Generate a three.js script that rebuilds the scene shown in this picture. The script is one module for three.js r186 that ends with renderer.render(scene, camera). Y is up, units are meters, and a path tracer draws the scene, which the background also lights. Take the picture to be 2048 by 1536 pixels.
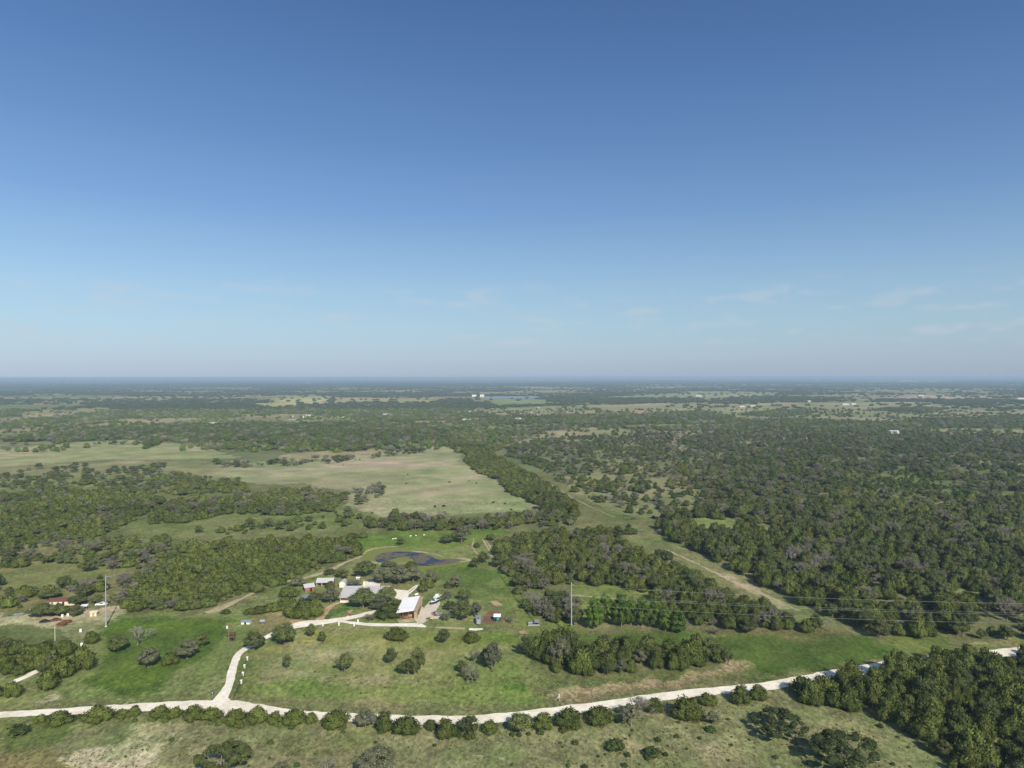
import * as THREE from 'three';
import { mergeGeometries } from 'three/addons/utils/BufferGeometryUtils.js';
import { MarchingCubes } from 'three/addons/objects/MarchingCubes.js';

// ------------------------------------------------------------------ camera, sky, sun, exposure
const scene = new THREE.Scene();
const FW = 2048, FH = 1536, F = 1421.6, EYE = 120, YINF = 753.5, ROLL = -0.0019;
const camera = new THREE.PerspectiveCamera(2 * Math.atan(FH / 2 / F) * 180 / Math.PI, 4 / 3, 1, 90000);
camera.position.set(0, EYE, 0);
camera.rotation.order = 'YXZ';
camera.rotation.set(-Math.atan((FH / 2 - YINF) / F), 0, ROLL);
camera.updateMatrixWorld(true);

const renderer = new THREE.WebGLRenderer({ antialias: true });
renderer.toneMapping = THREE.LinearToneMapping;
renderer.toneMappingExposure = 1;
renderer.shadowMap.enabled = true;
renderer.setSize(1024, 768);

const SUN = new THREE.Vector3(0.36, 0.66, 0.93).normalize();
const sun = new THREE.DirectionalLight(new THREE.Color(1, 0.93, 0.82), 5.2);
sun.name = 'sun';
sun.position.copy(SUN).multiplyScalar(900);
sun.castShadow = true;
Object.assign(sun.shadow.camera, { left: -700, right: 700, top: 700, bottom: -700, near: 1, far: 3000 });
scene.add(sun, sun.target);

scene.fog = new THREE.FogExp2(new THREE.Color(0.62, 0.83, 1), 0.000088);

// ------------------------------------------------------------------ random, noise, colour
function rng(seed) { let s = seed >>> 0; return () => { s = (s + 0x6d2b79f5) | 0; let t = Math.imul(s ^ (s >>> 15), 1 | s); t = (t + Math.imul(t ^ (t >>> 7), 61 | t)) ^ t; return ((t ^ (t >>> 14)) >>> 0) / 4294967296; }; }
const h2 = (x, y, s = 0) => { let h = Math.imul(x, 374761393) + Math.imul(y, 668265263) + Math.imul(s, 1442695041) | 0; h = Math.imul(h ^ (h >>> 13), 1274126177); return ((h ^ (h >>> 16)) >>> 0) / 4294967296; };
function vn(x, y, s = 0) {
  const ix = Math.floor(x), iy = Math.floor(y), fx = x - ix, fy = y - iy, u = fx * fx * (3 - 2 * fx), v = fy * fy * (3 - 2 * fy);
  const a = h2(ix, iy, s), b = h2(ix + 1, iy, s), c = h2(ix, iy + 1, s), d = h2(ix + 1, iy + 1, s);
  return a + (b - a) * u + (c - a) * v + (a - b - c + d) * u * v;
}
const fbm = (x, y, s = 0, n = 3) => { let t = 0, a = 0.5, w = 0; for (let i = 0; i < n; i++) { t += a * vn(x, y, s + i); w += a; a *= 0.5; x = x * 2.03 + 7.1; y = y * 2.03 + 3.7; } return t / w; };
const clamp = THREE.MathUtils.clamp, lerp = THREE.MathUtils.lerp, smooth = THREE.MathUtils.smoothstep;
const s2l = (v) => (v <= 0.04045 ? v / 12.92 : Math.pow((v + 0.055) / 1.055, 2.4));
const l2s = (v) => (v <= 0.0031308 ? v * 12.92 : 1.055 * Math.pow(v, 1 / 2.4) - 0.055);
const C = (r, g, b, k = 1) => new THREE.Color(s2l(r / 255) * k, s2l(g / 255) * k, s2l(b / 255) * k);

// ------------------------------------------------------------------ sky
{
  const W = 2048, H = 1024, data = new Float32Array(W * H * 4);
  const stops = [[0, 166, 183, 202], [0.6, 171, 189, 206], [1.4, 177, 196, 211], [2.6, 177, 202, 218], [4, 172, 204, 222], [6.5, 161, 197, 224], [9, 146, 184, 220], [13, 122, 161, 209], [18, 102, 140, 191], [23, 87, 124, 176], [28, 76, 110, 161], [40, 63, 95, 148], [60, 52, 83, 137], [90, 46, 76, 130]].map(([e, r, g, b]) => [e, ...C(r, g, b).toArray()]);
  for (let row = 0; row < H; row++) {
    const e = ((row + 0.5) / H - 0.5) * 180, up = e * Math.PI / 180;
    let k = 0; while (k < stops.length - 2 && stops[k + 1][0] < e) k++;
    const A = stops[k], B = stops[k + 1], t = clamp((e - A[0]) / (B[0] - A[0]), 0, 1);
    for (let col = 0; col < W; col++) {
      const az = ((col + 0.5) / W - 0.5) * 2 * Math.PI, i = (row * W + col) * 4;
      const x = Math.cos(az) * Math.cos(up), y = Math.sin(up), z = Math.sin(az) * Math.cos(up), cs = x * SUN.x + y * SUN.y + z * SUN.z;
      let c = [0, 1, 2].map((j) => lerp(A[j + 1], B[j + 1], t));
      if (e > 0) {
        const glow = 0.5 * Math.pow(Math.max(0, cs), 6) + 0.18 * Math.max(0, cs);
        c = c.map((v, j) => v * (1 + 0.06 * (cs + 0.6)) * (1 - 0.22 * x) + glow * [0.5, 0.5, 0.5][j]);
        const ad = az * 57.3, band = smooth(e, 1.5, 3) * (1 - smooth(e, 6, 8));
        const wisp = smooth(fbm(ad * 0.26 + 3 + e * 0.15, e * 1.5, 441, 4) * 0.6 + fbm(ad * 0.7, e * 3 - ad * 0.12, 47, 3) * 0.4, 0.53, 0.72) * band * 0.42;
        const veil = fbm(ad * 0.05, e * 0.5, 53, 3) * (1 - smooth(e, 1, 9)) * 0.10;
        const cl = [0.55, 0.61, 0.68];
        c = c.map((v, j) => lerp(v, cl[j], wisp + veil));
      }
      for (let j = 0; j < 3; j++) data[i + j] = c[j];
      data[i + 3] = 1;
    }
  }
  const t = new THREE.DataTexture(data, W, H, THREE.RGBAFormat, THREE.FloatType);
  t.mapping = THREE.EquirectangularReflectionMapping;
  t.magFilter = THREE.LinearFilter;
  t.needsUpdate = true;
  scene.background = t;
  scene.environment = t;
}

// ------------------------------------------------------------------ pixel of the photograph -> point on the ground (or at a height)
const pinv = camera.projectionMatrixInverse;
function at(px, py, h = 0) {
  const v = new THREE.Vector3(px / FW * 2 - 1, 1 - py / FH * 2, 0.5).applyMatrix4(pinv).applyMatrix4(camera.matrixWorld).sub(camera.position);
  if (v.y > -1e-5) v.y = -1e-5;
  return v.multiplyScalar((h - EYE) / v.y).add(camera.position);
}
const G = (px, py) => { const p = at(px, py); return [p.x, p.z]; };
const pm = (p) => F / -p.z;      // pixels per metre there
const toPix = (x, y, z) => { const v = new THREE.Vector3(x, y, z).project(camera); return [(v.x + 1) / 2 * FW, (1 - v.y) / 2 * FH]; };
const poly = (...a) => { const o = []; for (let i = 0; i < a.length; i += 2) o.push(G(a[i], a[i + 1])); return o; };
function inside(p, x, z) { let c = false; for (let i = 0, j = p.length - 1; i < p.length; j = i++) { const [xi, zi] = p[i], [xj, zj] = p[j]; if ((zi > z) !== (zj > z) && x < (xj - xi) * (z - zi) / (zj - zi) + xi) c = !c; } return c; }

// ------------------------------------------------------------------ scene helpers
const used = new Map();
function numbered(n) { const k = used.get(n) ?? 0; used.set(n, k + 1); return k ? n + '_' + String(k).padStart(3, '0') : n; }
function tag(o, label, category, group) { o.userData.label = label; if (category) o.userData.category = category; if (group) o.userData.group = group; return o; }
function thing(name, label, category, p = [0, 0, 0], turn = 0, group) {
  const o = new THREE.Group(); o.name = numbered(name); o.position.set(...p); o.rotation.y = turn; scene.add(o);
  return tag(o, label, category, group);
}
function part(name, geo, mat, parent, label) {
  const m = new THREE.Mesh(Array.isArray(geo) ? mergeGeometries(geo.map((g) => (g.index ? g.toNonIndexed() : g))) : geo, mat);
  m.name = name; m.castShadow = m.receiveShadow = true; parent.add(m);
  if (label) m.userData.label = label;
  return m;
}
function struct(name, geo, mat) { const m = part(numbered(name), geo, mat, scene); m.userData.kind = 'structure'; return m; }
const std = (c, rough = 0.8, extra = {}) => new THREE.MeshStandardMaterial({ color: c, roughness: rough, ...extra });
const lam = (c, extra = {}) => new THREE.MeshLambertMaterial({ color: c, ...extra });
const bx = (w, h, d, x = 0, y = 0, z = 0) => new THREE.BoxGeometry(w, h, d).translate(x, y, z);
const cy = (r0, r1, h, x = 0, y = 0, z = 0, n = 8) => new THREE.CylinderGeometry(r1, r0, h, n).translate(x, y, z);
function bar(a, b, r, n = 6, r2 = r) {
  const d = new THREE.Vector3().subVectors(b, a), g = new THREE.CylinderGeometry(r2, r, d.length(), n, 1);
  return g.applyQuaternion(new THREE.Quaternion().setFromUnitVectors(new THREE.Vector3(0, 1, 0), d.normalize())).translate((a.x + b.x) / 2, (a.y + b.y) / 2, (a.z + b.z) / 2);
}
const V = (x, y, z) => new THREE.Vector3(x, y, z);
function quads(list) {                       // list of [a,b,c,d] corner arrays -> geometry with metre uv
  const p = [], uv = [];
  for (const [a, b, c, d] of list) { for (const [q, u] of [[a, [0, 0]], [b, [1, 0]], [c, [1, 1]], [a, [0, 0]], [c, [1, 1]], [d, [0, 1]]]) { p.push(...q); uv.push(...u); } }
  const g = new THREE.BufferGeometry(); g.setAttribute('position', new THREE.Float32BufferAttribute(p, 3)); g.setAttribute('uv', new THREE.Float32BufferAttribute(uv, 2)); g.computeVertexNormals(); return g;
}
function slab(a, b, c, d, t) {               // a sheet of thickness t under the quad a b c d (counter-clockwise seen from above)
  const n = new THREE.Vector3().subVectors(V(...b), V(...a)).cross(new THREE.Vector3().subVectors(V(...d), V(...a))).normalize().multiplyScalar(-t);
  const q = [a, b, c, d].map((v) => [v[0] + n.x, v[1] + n.y, v[2] + n.z]);
  return quads([[a, b, c, d], [q[3], q[2], q[1], q[0]], [q[0], q[1], b, a], [q[1], q[2], c, b], [q[2], q[3], d, c], [q[3], q[0], a, d]]);
}
function prism(pts, depth) {                 // outline in x,y extruded along z from 0 to depth
  const s = new THREE.Shape(pts.map(([x, y]) => new THREE.Vector2(x, y)));
  return new THREE.ExtrudeGeometry(s, { depth, bevelEnabled: false });
}

// ------------------------------------------------------------------ the land: fields, meadows and bare earth, painted in ground metres
const FIELDS = [];        // open land without woods: [polygon]
const paint = [];         // [polygon, sRGB, mix, streak]
const P_ = (rgb, a, mix = 1, open = false) => { const p = poly(...a); paint.push([p, rgb, mix]); if (open) FIELDS.push(p); };
// far fields
P_([168, 166, 110], [542, 795, 660, 793, 660, 799, 656, 807, 603, 809, 566, 815, 516, 812, 506, 807, 550, 806], 1, true);
P_([160, 152, 108], [668, 797, 700, 795, 870, 797, 884, 800, 860, 805, 670, 806], 1, true);
P_([130, 142, 96], [967, 806, 997, 799, 1067, 798, 1106, 801, 1122, 808, 1036, 812, 990, 810], 1, true);
P_([146, 144, 106], [960, 828, 1000, 815, 1100, 812, 1330, 807, 1480, 811, 1440, 822, 1200, 830, 1000, 833], 1, true);
P_([158, 134, 88], [1120, 829, 1160, 825, 1330, 824, 1340, 828, 1200, 831], 1, true);
P_([128, 140, 92], [1240, 851, 1340, 846, 1470, 848, 1450, 853, 1250, 857], 1, true);
P_([120, 136, 86], [938, 859, 970, 852, 1045, 849, 1062, 852, 1000, 861], 1, true);
P_([142, 140, 102], [1030, 887, 1090, 862, 1180, 855, 1280, 859, 1260, 875, 1180, 882], 1, true);
P_([140, 140, 102], [1400, 815, 1550, 805, 1850, 804, 1910, 814, 1700, 835, 1500, 841, 1420, 830], 1, true);
P_([126, 142, 88], [1662, 801, 1700, 797, 1765, 798, 1740, 803], 1, true);
P_([164, 154, 122], [1795, 796, 1830, 791, 1990, 792, 2010, 796, 1900, 797], 1, true);
P_([140, 146, 104], [1190, 795, 1400, 784, 1560, 785, 1545, 793, 1300, 797], 1, true);
P_([150, 142, 104], [30, 826, 140, 817, 240, 814, 180, 838, 70, 841], 1, true);
P_([164, 142, 108], [62, 808, 120, 802, 122, 806, 80, 811], 1, true);
P_([150, 146, 104], [130, 858, 180, 850, 280, 845, 262, 852, 170, 860], 1, true);
P_([150, 144, 104], [1840, 856, 2150, 862, 2150, 874, 1900, 869], 1, true);
P_([140, 140, 104], [1640, 842, 1840, 826, 2150, 818, 2150, 828, 1850, 840], 1, true);
P_([132, 140, 92], [590, 835, 660, 830, 705, 836, 700, 842, 600, 842], 1, true);
// the big pasture and what lies round it
P_([148, 148, 106], [-80, 906, 60, 894, 170, 882, 300, 878, 430, 900, 480, 916, 420, 918, 200, 920, -80, 940], 1, true);
P_([147, 147, 108], [430, 925, 560, 922, 700, 912, 850, 893, 905, 893, 935, 925, 1000, 962, 1085, 992, 1110, 1012, 1050, 1022, 900, 1030, 760, 1035, 700, 1012, 690, 985, 600, 968, 480, 965, 420, 950], 1, true);
P_([134, 137, 96], [560, 958, 700, 944, 830, 955, 820, 975, 700, 985, 600, 972], 0.75);
P_([160, 155, 118], [620, 932, 720, 922, 900, 918, 930, 935, 860, 944, 700, 942], 0.8);
P_([160, 154, 116], [850, 985, 960, 975, 1060, 995, 1080, 1010, 960, 1015, 880, 1005], 0.7);
P_([132, 132, 92], [-80, 940, 200, 922, 420, 920, 440, 960, 330, 985, 120, 972, -80, 995]);
P_([116, 122, 74], [250, 1040, 420, 1030, 700, 1012, 760, 1040, 700, 1062, 345, 1078, 280, 1075]);
P_([122, 120, 78], [-80, 1085, 60, 1090, 200, 1080, 340, 1090, 260, 1180, 160, 1215, 0, 1225, -80, 1230]);
P_([116, 120, 72], [0, 1140, 130, 1120, 200, 1150, 120, 1190, 0, 1200], 0.8);
// homestead dirt at left
P_([182, 166, 134], [-80, 1236, 60, 1226, 150, 1222, 240, 1210, 252, 1205, 240, 1230, 205, 1262, 155, 1282, 120, 1262, 60, 1254, -80, 1256]);
P_([140, 136, 98], [110, 1250, 200, 1240, 205, 1262, 155, 1282]);
P_([116, 122, 74], [-80, 1350, 60, 1360, 75, 1345, 160, 1290, 215, 1240, 235, 1240, 100, 1420, -80, 1425]);
// property: grass round the house, lanes
P_([118, 126, 76], [225, 1228, 440, 1226, 500, 1195, 700, 1120, 760, 1090, 1000, 1085, 1060, 1240, 860, 1270, 600, 1270, 500, 1300, 460, 1395, 260, 1402, 80, 1405, 160, 1340]);
P_([104, 122, 58], [690, 1075, 760, 1066, 900, 1058, 1000, 1052, 1010, 1070, 960, 1085, 905, 1096, 870, 1100, 800, 1096, 740, 1100, 690, 1110]);
P_([112, 128, 60], [725, 1110, 745, 1100, 800, 1098, 880, 1108, 920, 1118, 960, 1112, 960, 1130, 850, 1150, 760, 1140]);
P_([96, 114, 58], [850, 1140, 950, 1130, 1000, 1145, 990, 1165, 900, 1170, 850, 1160]);
P_([104, 116, 64], [860, 1175, 960, 1165, 1020, 1180, 1060, 1215, 1000, 1240, 960, 1200, 880, 1200]);
P_([112, 124, 64], [1005, 1150, 1035, 1190, 1090, 1240, 1140, 1265, 1050, 1262, 1010, 1210]);
P_([128, 132, 80], [600, 1258, 860, 1262, 1040, 1268, 1070, 1330, 1115, 1402, 1000, 1418, 840, 1412, 478, 1394, 480, 1350, 500, 1300]);
P_([116, 127, 70], [480, 1372, 700, 1362, 900, 1372, 1080, 1376, 1105, 1402, 1000, 1415, 840, 1410, 480, 1392], 0.85);
P_([114, 126, 62], [600, 1262, 860, 1266, 1030, 1268, 1040, 1285, 900, 1296, 700, 1285, 610, 1285], 0.8);
P_([86, 112, 48], [985, 1370, 1045, 1360, 1065, 1380, 1000, 1392], 0.6);
P_([150, 140, 106], [540, 1340, 700, 1346, 850, 1362, 900, 1366, 720, 1368, 520, 1360], 0.65);
P_([146, 146, 104], [520, 1310, 680, 1290, 740, 1300, 660, 1330, 540, 1338], 0.6);
P_([148, 142, 100], [1010, 1285, 1050, 1300, 1080, 1355, 1060, 1362, 1020, 1330, 990, 1300], 0.6);
P_([88, 105, 50], [221, 1239, 295, 1234, 444, 1237, 453, 1253, 447, 1275, 432, 1293, 370, 1338, 305, 1386, 259, 1389, 173, 1378, 162, 1362, 193, 1331, 203, 1298, 203, 1270]);
P_([98, 118, 46], [240, 1243, 430, 1243, 440, 1252, 350, 1262, 230, 1258], 0.7);
P_([98, 118, 46], [200, 1345, 300, 1325, 330, 1345, 280, 1375, 190, 1372], 0.5);
P_([140, 126, 90], [500, 1232, 560, 1226, 590, 1245, 540, 1262, 500, 1252], 0.6);
P_([84, 110, 52], [660, 1236, 676, 1207, 698, 1207, 692, 1236]);
P_([106, 124, 62], [720, 1232, 800, 1238, 800, 1248, 710, 1246], 0.8);
// east fields
P_([112, 124, 66], [1090, 1250, 1140, 1215, 1140, 1165, 1290, 1172, 1340, 1200, 1280, 1222, 1180, 1230, 1120, 1268]);
P_([78, 98, 44], [1050, 1268, 1180, 1270, 1300, 1262, 1500, 1266, 1700, 1270, 1835, 1312, 1700, 1334, 1500, 1352, 1480, 1320, 1380, 1302, 1240, 1290, 1100, 1290]);
P_([122, 122, 76], [1300, 1258, 1520, 1262, 1700, 1262, 1600, 1276, 1400, 1270], 0.7);
P_([98, 108, 62], [1110, 1366, 1300, 1345, 1500, 1326, 1500, 1352, 1300, 1368, 1115, 1395]);
P_([166, 148, 112], [1108, 1392, 1140, 1372, 1250, 1360, 1360, 1352, 1420, 1336, 1500, 1324, 1508, 1332, 1430, 1348, 1360, 1366, 1240, 1384, 1115, 1402], 0.9);
P_([118, 120, 78], [478, 1394, 840, 1412, 1000, 1420, 1200, 1396, 1500, 1356, 1850, 1318, 1860, 1330, 1500, 1374, 1000, 1432, 840, 1424, 480, 1406]);
P_([118, 122, 78], [1230, 1062, 1275, 1046, 1400, 1105, 1560, 1180, 1740, 1265, 1650, 1258, 1560, 1230, 1440, 1170, 1300, 1110]);
P_([168, 158, 122], [1420, 1140, 1450, 1145, 1540, 1190, 1600, 1222, 1580, 1222, 1500, 1185], 0.8);
P_([100, 112, 58], [1840, 1318, 1760, 1278, 1830, 1272, 1930, 1288, 2150, 1276, 2150, 1294, 1960, 1312]);
P_([168, 152, 118], [1905, 1290, 1960, 1284, 2060, 1282, 2040, 1290, 1960, 1294], 0.7);
P_([126, 134, 78], [1365, 1052, 1400, 1032, 1500, 1040, 1480, 1056, 1400, 1060]);
P_([130, 134, 84], [1505, 1060, 1530, 1044, 1590, 1052, 1580, 1064]);
P_([120, 130, 74], [1908, 1198, 1915, 1170, 1960, 1180, 1965, 1200]);
P_([128, 130, 88], [1130, 960, 1250, 900, 1330, 950, 1430, 1010, 1380, 1040, 1270, 1036, 1180, 1005], 1);
P_([112, 122, 72], [1660, 960, 1760, 915, 1860, 930, 2100, 960, 2100, 1000, 1900, 1005, 1760, 990], 0.9);
P_([128, 128, 84], [1240, 1040, 1330, 1020, 1420, 920, 1560, 900, 1660, 930, 1600, 1000, 1450, 1030], 0.7);
P_([190, 178, 150], [85, 1388, 118, 1382, 124, 1398, 95, 1402], 0.8);
// south of the road
P_([126, 128, 86], [-200, 1442, 200, 1428, 450, 1424, 850, 1448, 1000, 1446, 1350, 1400, 1700, 1356, 2200, 1300, 2300, 1900, -300, 1900]);
P_([92, 108, 54], [-100, 1440, 80, 1436, 170, 1446, 120, 1480, 60, 1490, -100, 1500], 0.85);
P_([124, 114, 70], [-100, 1500, 80, 1490, 150, 1510, 140, 1560, -100, 1580], 0.6);
P_([188, 176, 142], [148, 1520, 200, 1490, 300, 1468, 335, 1480, 310, 1530, 260, 1560, 140, 1560], 0.8);
P_([178, 164, 128], [245, 1468, 280, 1452, 400, 1444, 395, 1454, 330, 1468, 350, 1480, 300, 1486], 0.7);
P_([112, 120, 68], [560, 1466, 740, 1474, 780, 1490, 640, 1500, 560, 1490], 0.6);
P_([160, 144, 110], [1262, 1492, 1300, 1484, 1340, 1490, 1300, 1502, 1265, 1504], 0.7);
P_([148, 138, 100], [1620, 1455, 1700, 1440, 1780, 1470, 1800, 1490, 1700, 1480], 0.6);
P_([134, 130, 92], [1390, 1500, 1500, 1470, 1480, 1530, 1400, 1560], 0.5);

// patchwork of woods, savannah and fields farther off
function cell(x, z, s) {
  const wx = x + (fbm(x / s * 1.7, z / s * 1.7, 5, 2) - 0.5) * s * 0.9, wz = z + (fbm(x / s * 1.7, z / s * 1.7, 8, 2) - 0.5) * s * 0.9;
  const gx = Math.floor(wx / s), gz = Math.floor(wz / s); let best = 1e9, id = 0;
  for (let i = -1; i < 2; i++) for (let j = -1; j < 2; j++) {
    const cx = (gx + i + 0.2 + 0.6 * h2(gx + i, gz + j, 61)) * s, cz = (gz + j + 0.2 + 0.6 * h2(gx + i, gz + j, 62)) * s, d = (cx - wx) ** 2 + (cz - wz) ** 2;
    if (d < best) { best = d; id = h2(gx + i, gz + j, 63); }
  }
  return id;
}
const cellSize = (d) => (d < 2600 ? 300 : d < 9000 ? 620 : 2100);
const FAR_PALETTE = [[146, 140, 102], [126, 134, 88], [116, 122, 82], [138, 132, 98]];
function landTile(x0, x1, z0, z1, W, H, base, k) {
  const cv = document.createElement('canvas'); cv.width = W; cv.height = H; const ctx = cv.getContext('2d');
  const sx = W / (x1 - x0), sz = H / (z0 - z1), X = (x) => (x - x0) * sx, Z = (z) => (z0 - z) * sz;
  ctx.fillStyle = 'rgb(0,0,0)'; ctx.fillRect(0, 0, W, H);
  for (const [p, c, mix] of paint) {
    if (!p.some(([, z]) => z < z0 + 50 && z > z1 - 50) && !(p.some(([, z]) => z >= z0) && p.some(([, z]) => z <= z1))) continue;
    ctx.globalAlpha = mix; ctx.fillStyle = `rgb(${c})`; ctx.beginPath(); p.forEach(([x, z], i) => (i ? ctx.lineTo(X(x), Z(z)) : ctx.moveTo(X(x), Z(z)))); ctx.closePath(); ctx.fill();
  }
  const src = ctx.getImageData(0, 0, W, H).data, out = new Uint8Array(W * H * 4);
  for (let j = 0; j < H; j++) for (let i = 0; i < W; i++) {
    const x = x0 + (i + 0.5) / sx, z = z0 - (j + 0.5) / sz, d = -z;
    const n1 = fbm(x / (9 * k), z / (9 * k), 21, 3), n2 = fbm(x / (9 * k) + 50, z / (9 * k) + 9, 29, 2), big = fbm(x / (46 * k), z / (46 * k), 33, 3);
    const hx = h2(i, j, 3) - 0.5, hz = h2(i, j, 4) - 0.5, ed = 2.2 + 5 * big;
    const wx = (n1 - 0.5) * 14 * k + hx * ed * k, wz = (n2 - 0.5) * 14 * k + hz * ed * k * 1.3;
    const si = clamp(Math.round(i + wx * sx), 0, W - 1), sj = clamp(Math.round(j - wz * sz), 0, H - 1), q = (sj * W + si) * 4;
    let r = src[q], g = src[q + 1], b = src[q + 2];
    if (r + g + b === 0) {
      if (d < 900) [r, g, b] = base;
      else { const id = cell(x, z, cellSize(d)); [r, g, b] = id < 0.5 ? [112, 116, 80] : FAR_PALETTE[Math.floor((id * 977) % 4)]; }
    } else if (r < 60) { r += base[0] * 0.4; g += base[1] * 0.4; b += base[2] * 0.4; }
    // living and dead grass: hue swings between green and straw, with fine light-dark grain painted for small shadows in the grass
    const straw = (big - 0.5) * 1.9 + (n1 - 0.5) * 1.3, fine = vn(x * 1.9 / Math.sqrt(k), z * 0.9 / Math.sqrt(k), 71) * 0.6 + vn(x * 0.8, z * 0.45, 73) * 0.4 - 0.5;
    const lum = 1 + fine * (d < 285 ? 0.62 : d < 700 ? 0.46 : 0.2) + (n2 - 0.5) * 0.26;
    r = (r * (1 + straw * 0.17)) * lum; g = (g * (1 + straw * 0.07)) * lum; b = (b * (1 + straw * 0.20)) * lum;
    // scattered limestone flecks and green tussocks
    const fl = vn(x / 1.6, z / 1.6, 81), pk = fbm(x / 30, z / 30, 83, 2);
    if (d < 600 && fl > 0.86 && pk > 0.5) { const t = Math.min(0.8, (fl - 0.86) * (d < 285 ? 9 : 4) * (pk - 0.5) * 4); r += (190 - r) * t; g += (178 - g) * t; b += (150 - b) * t; }
    if (d < 600 && fl < 0.16 && pk < 0.56) { const t = (0.16 - fl) * 3.2; r += (74 - r) * t; g += (90 - g) * t; b += (42 - b) * t; }
    const o = (j * W + i) * 4; out[o] = clamp(r, 0, 255); out[o + 1] = clamp(g, 0, 255); out[o + 2] = clamp(b, 0, 255); out[o + 3] = 255;
  }
  const t = new THREE.DataTexture(out, W, H); t.colorSpace = THREE.SRGBColorSpace; t.magFilter = THREE.LinearFilter; t.needsUpdate = true;
  return lam(C(255, 255, 255, 1.08), { map: t });
}
const rect = (x0, x1, z0, z1, y, nx = 1, nz = 1) => {      // a level sheet, u along x, v away from z0
  const p = [], uv = [], ix = [];
  for (let j = 0; j <= nz; j++) for (let i = 0; i <= nx; i++) { p.push(lerp(x0, x1, i / nx), y, lerp(z0, z1, j / nz)); uv.push(i / nx, j / nz); }
  for (let j = 0; j < nz; j++) for (let i = 0; i < nx; i++) { const a = j * (nx + 1) + i, b = a + nx + 1; ix.push(a, a + 1, b, b, a + 1, b + 1); }
  const g = new THREE.BufferGeometry(); g.setAttribute('position', new THREE.Float32BufferAttribute(p, 3)); g.setAttribute('uv', new THREE.Float32BufferAttribute(uv, 2)); g.setIndex(ix); g.computeVertexNormals(); return g;
};
const BASE = [112, 114, 74];
const ground = new THREE.Group(); ground.name = 'ground'; ground.userData.kind = 'structure'; scene.add(ground);
part('ground_sheet', rect(-60000, 60000, 60000, -60000, -0.3), lam(C(108, 114, 78)), ground);
part('near_ground', rect(-500, 500, -150, -640, 0), landTile(-500, 500, -150, -640, 2048, 2048, BASE, 1), ground);
part('pasture_ground', rect(-1950, 1950, -640, -2500, 0), landTile(-1950, 1950, -640, -2500, 2048, 1536, BASE, 2.4), ground);
part('plain_ground', rect(-6900, 6900, -2500, -9000, 0), landTile(-6900, 6900, -2500, -9000, 1536, 1024, BASE, 10), ground);
part('horizon_ground', rect(-36000, 36000, -9000, -46000, 0), landTile(-36000, 36000, -9000, -46000, 1024, 1024, BASE, 40), ground);

// ------------------------------------------------------------------ roads, tracks, yards (sheets on the ground)
function dirtTexture(rgb, amp, seed) {
  const N = 512, d = new Uint8Array(N * N * 4);
  for (let j = 0; j < N; j++) for (let i = 0; i < N; i++) {
    const x = i / N * 24, z = j / N * 24, f = (fbm(x * 1.2, z * 1.2, seed, 4) - 0.5) * 1.3 + (h2(i, j, seed) - 0.5) * 0.5 + (fbm(x * 0.25, z * 0.25, seed + 9, 2) - 0.5);
    for (let c = 0; c < 3; c++) d[(j * N + i) * 4 + c] = clamp(rgb[c] * (1 + f * amp * (c === 2 ? 1.25 : 1)), 0, 255);
    d[(j * N + i) * 4 + 3] = 255;
  }
  const t = new THREE.DataTexture(d, N, N); t.colorSpace = THREE.SRGBColorSpace; t.magFilter = THREE.LinearFilter; t.wrapS = t.wrapT = THREE.MirroredRepeatWrapping; t.needsUpdate = true; return t;
}
const M = {
  caliche: lam(C(255, 255, 255), { map: dirtTexture([238, 229, 204], 0.13, 301) }),
  driveway: lam(C(255, 255, 255), { map: dirtTexture([240, 232, 210], 0.12, 311) }),
  yard: lam(C(255, 255, 255), { map: dirtTexture([212, 202, 180], 0.12, 321) }),
  tan: lam(C(255, 255, 255), { map: dirtTexture([182, 156, 118], 0.2, 331) }),
  path: lam(C(255, 255, 255), { map: dirtTexture([176, 163, 128], 0.25, 341) }),
  brown: lam(C(255, 255, 255), { map: dirtTexture([128, 102, 82], 0.25, 351) }),
};
function ribbon(pts, y, seed, ragged = 0.5) {      // pts: [px, py, width in metres]; an uneven strip along them
  const c = new THREE.CatmullRomCurve3(pts.map(([x, p]) => at(x, p)), false, 'centripetal'), n = Math.max(12, Math.round(c.getLength() / 2.2)), p = [], uv = [], ix = [];
  for (let i = 0; i <= n; i++) {
    const t = i / n, q = c.getPoint(t), d = c.getTangent(t), s = t * (pts.length - 1), a = Math.min(pts.length - 2, Math.floor(s)), w = lerp(pts[a][2], pts[a + 1][2], s - a) / 2;
    const nx = -d.z, nz = d.x;
    for (const [k, m] of [[-1, 0], [0, 0], [1, 1]]) { const e = k * (w + (fbm(q.x / 3.1 + m * 40, q.z / 3.1, seed, 3) - 0.5) * 2 * ragged * (k ? 1 : 0)); p.push(q.x + nx * e, y, q.z + nz * e); uv.push((q.x + nx * e) / 24, (q.z + nz * e) / 24); }
    if (i) { const b = i * 3, a0 = b - 3; ix.push(a0, a0 + 1, b, b, a0 + 1, b + 1, a0 + 1, a0 + 2, b + 1, b + 1, a0 + 2, b + 2); }
  }
  const g = new THREE.BufferGeometry(); g.setAttribute('position', new THREE.Float32BufferAttribute(p, 3)); g.setAttribute('uv', new THREE.Float32BufferAttribute(uv, 2)); g.setIndex(ix); g.computeVertexNormals();
  if (g.attributes.normal.getY(0) < 0) { for (let i = 0; i < ix.length; i += 3) [ix[i], ix[i + 1]] = [ix[i + 1], ix[i]]; g.setIndex(ix); g.computeVertexNormals(); }
  return g;
}
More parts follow.
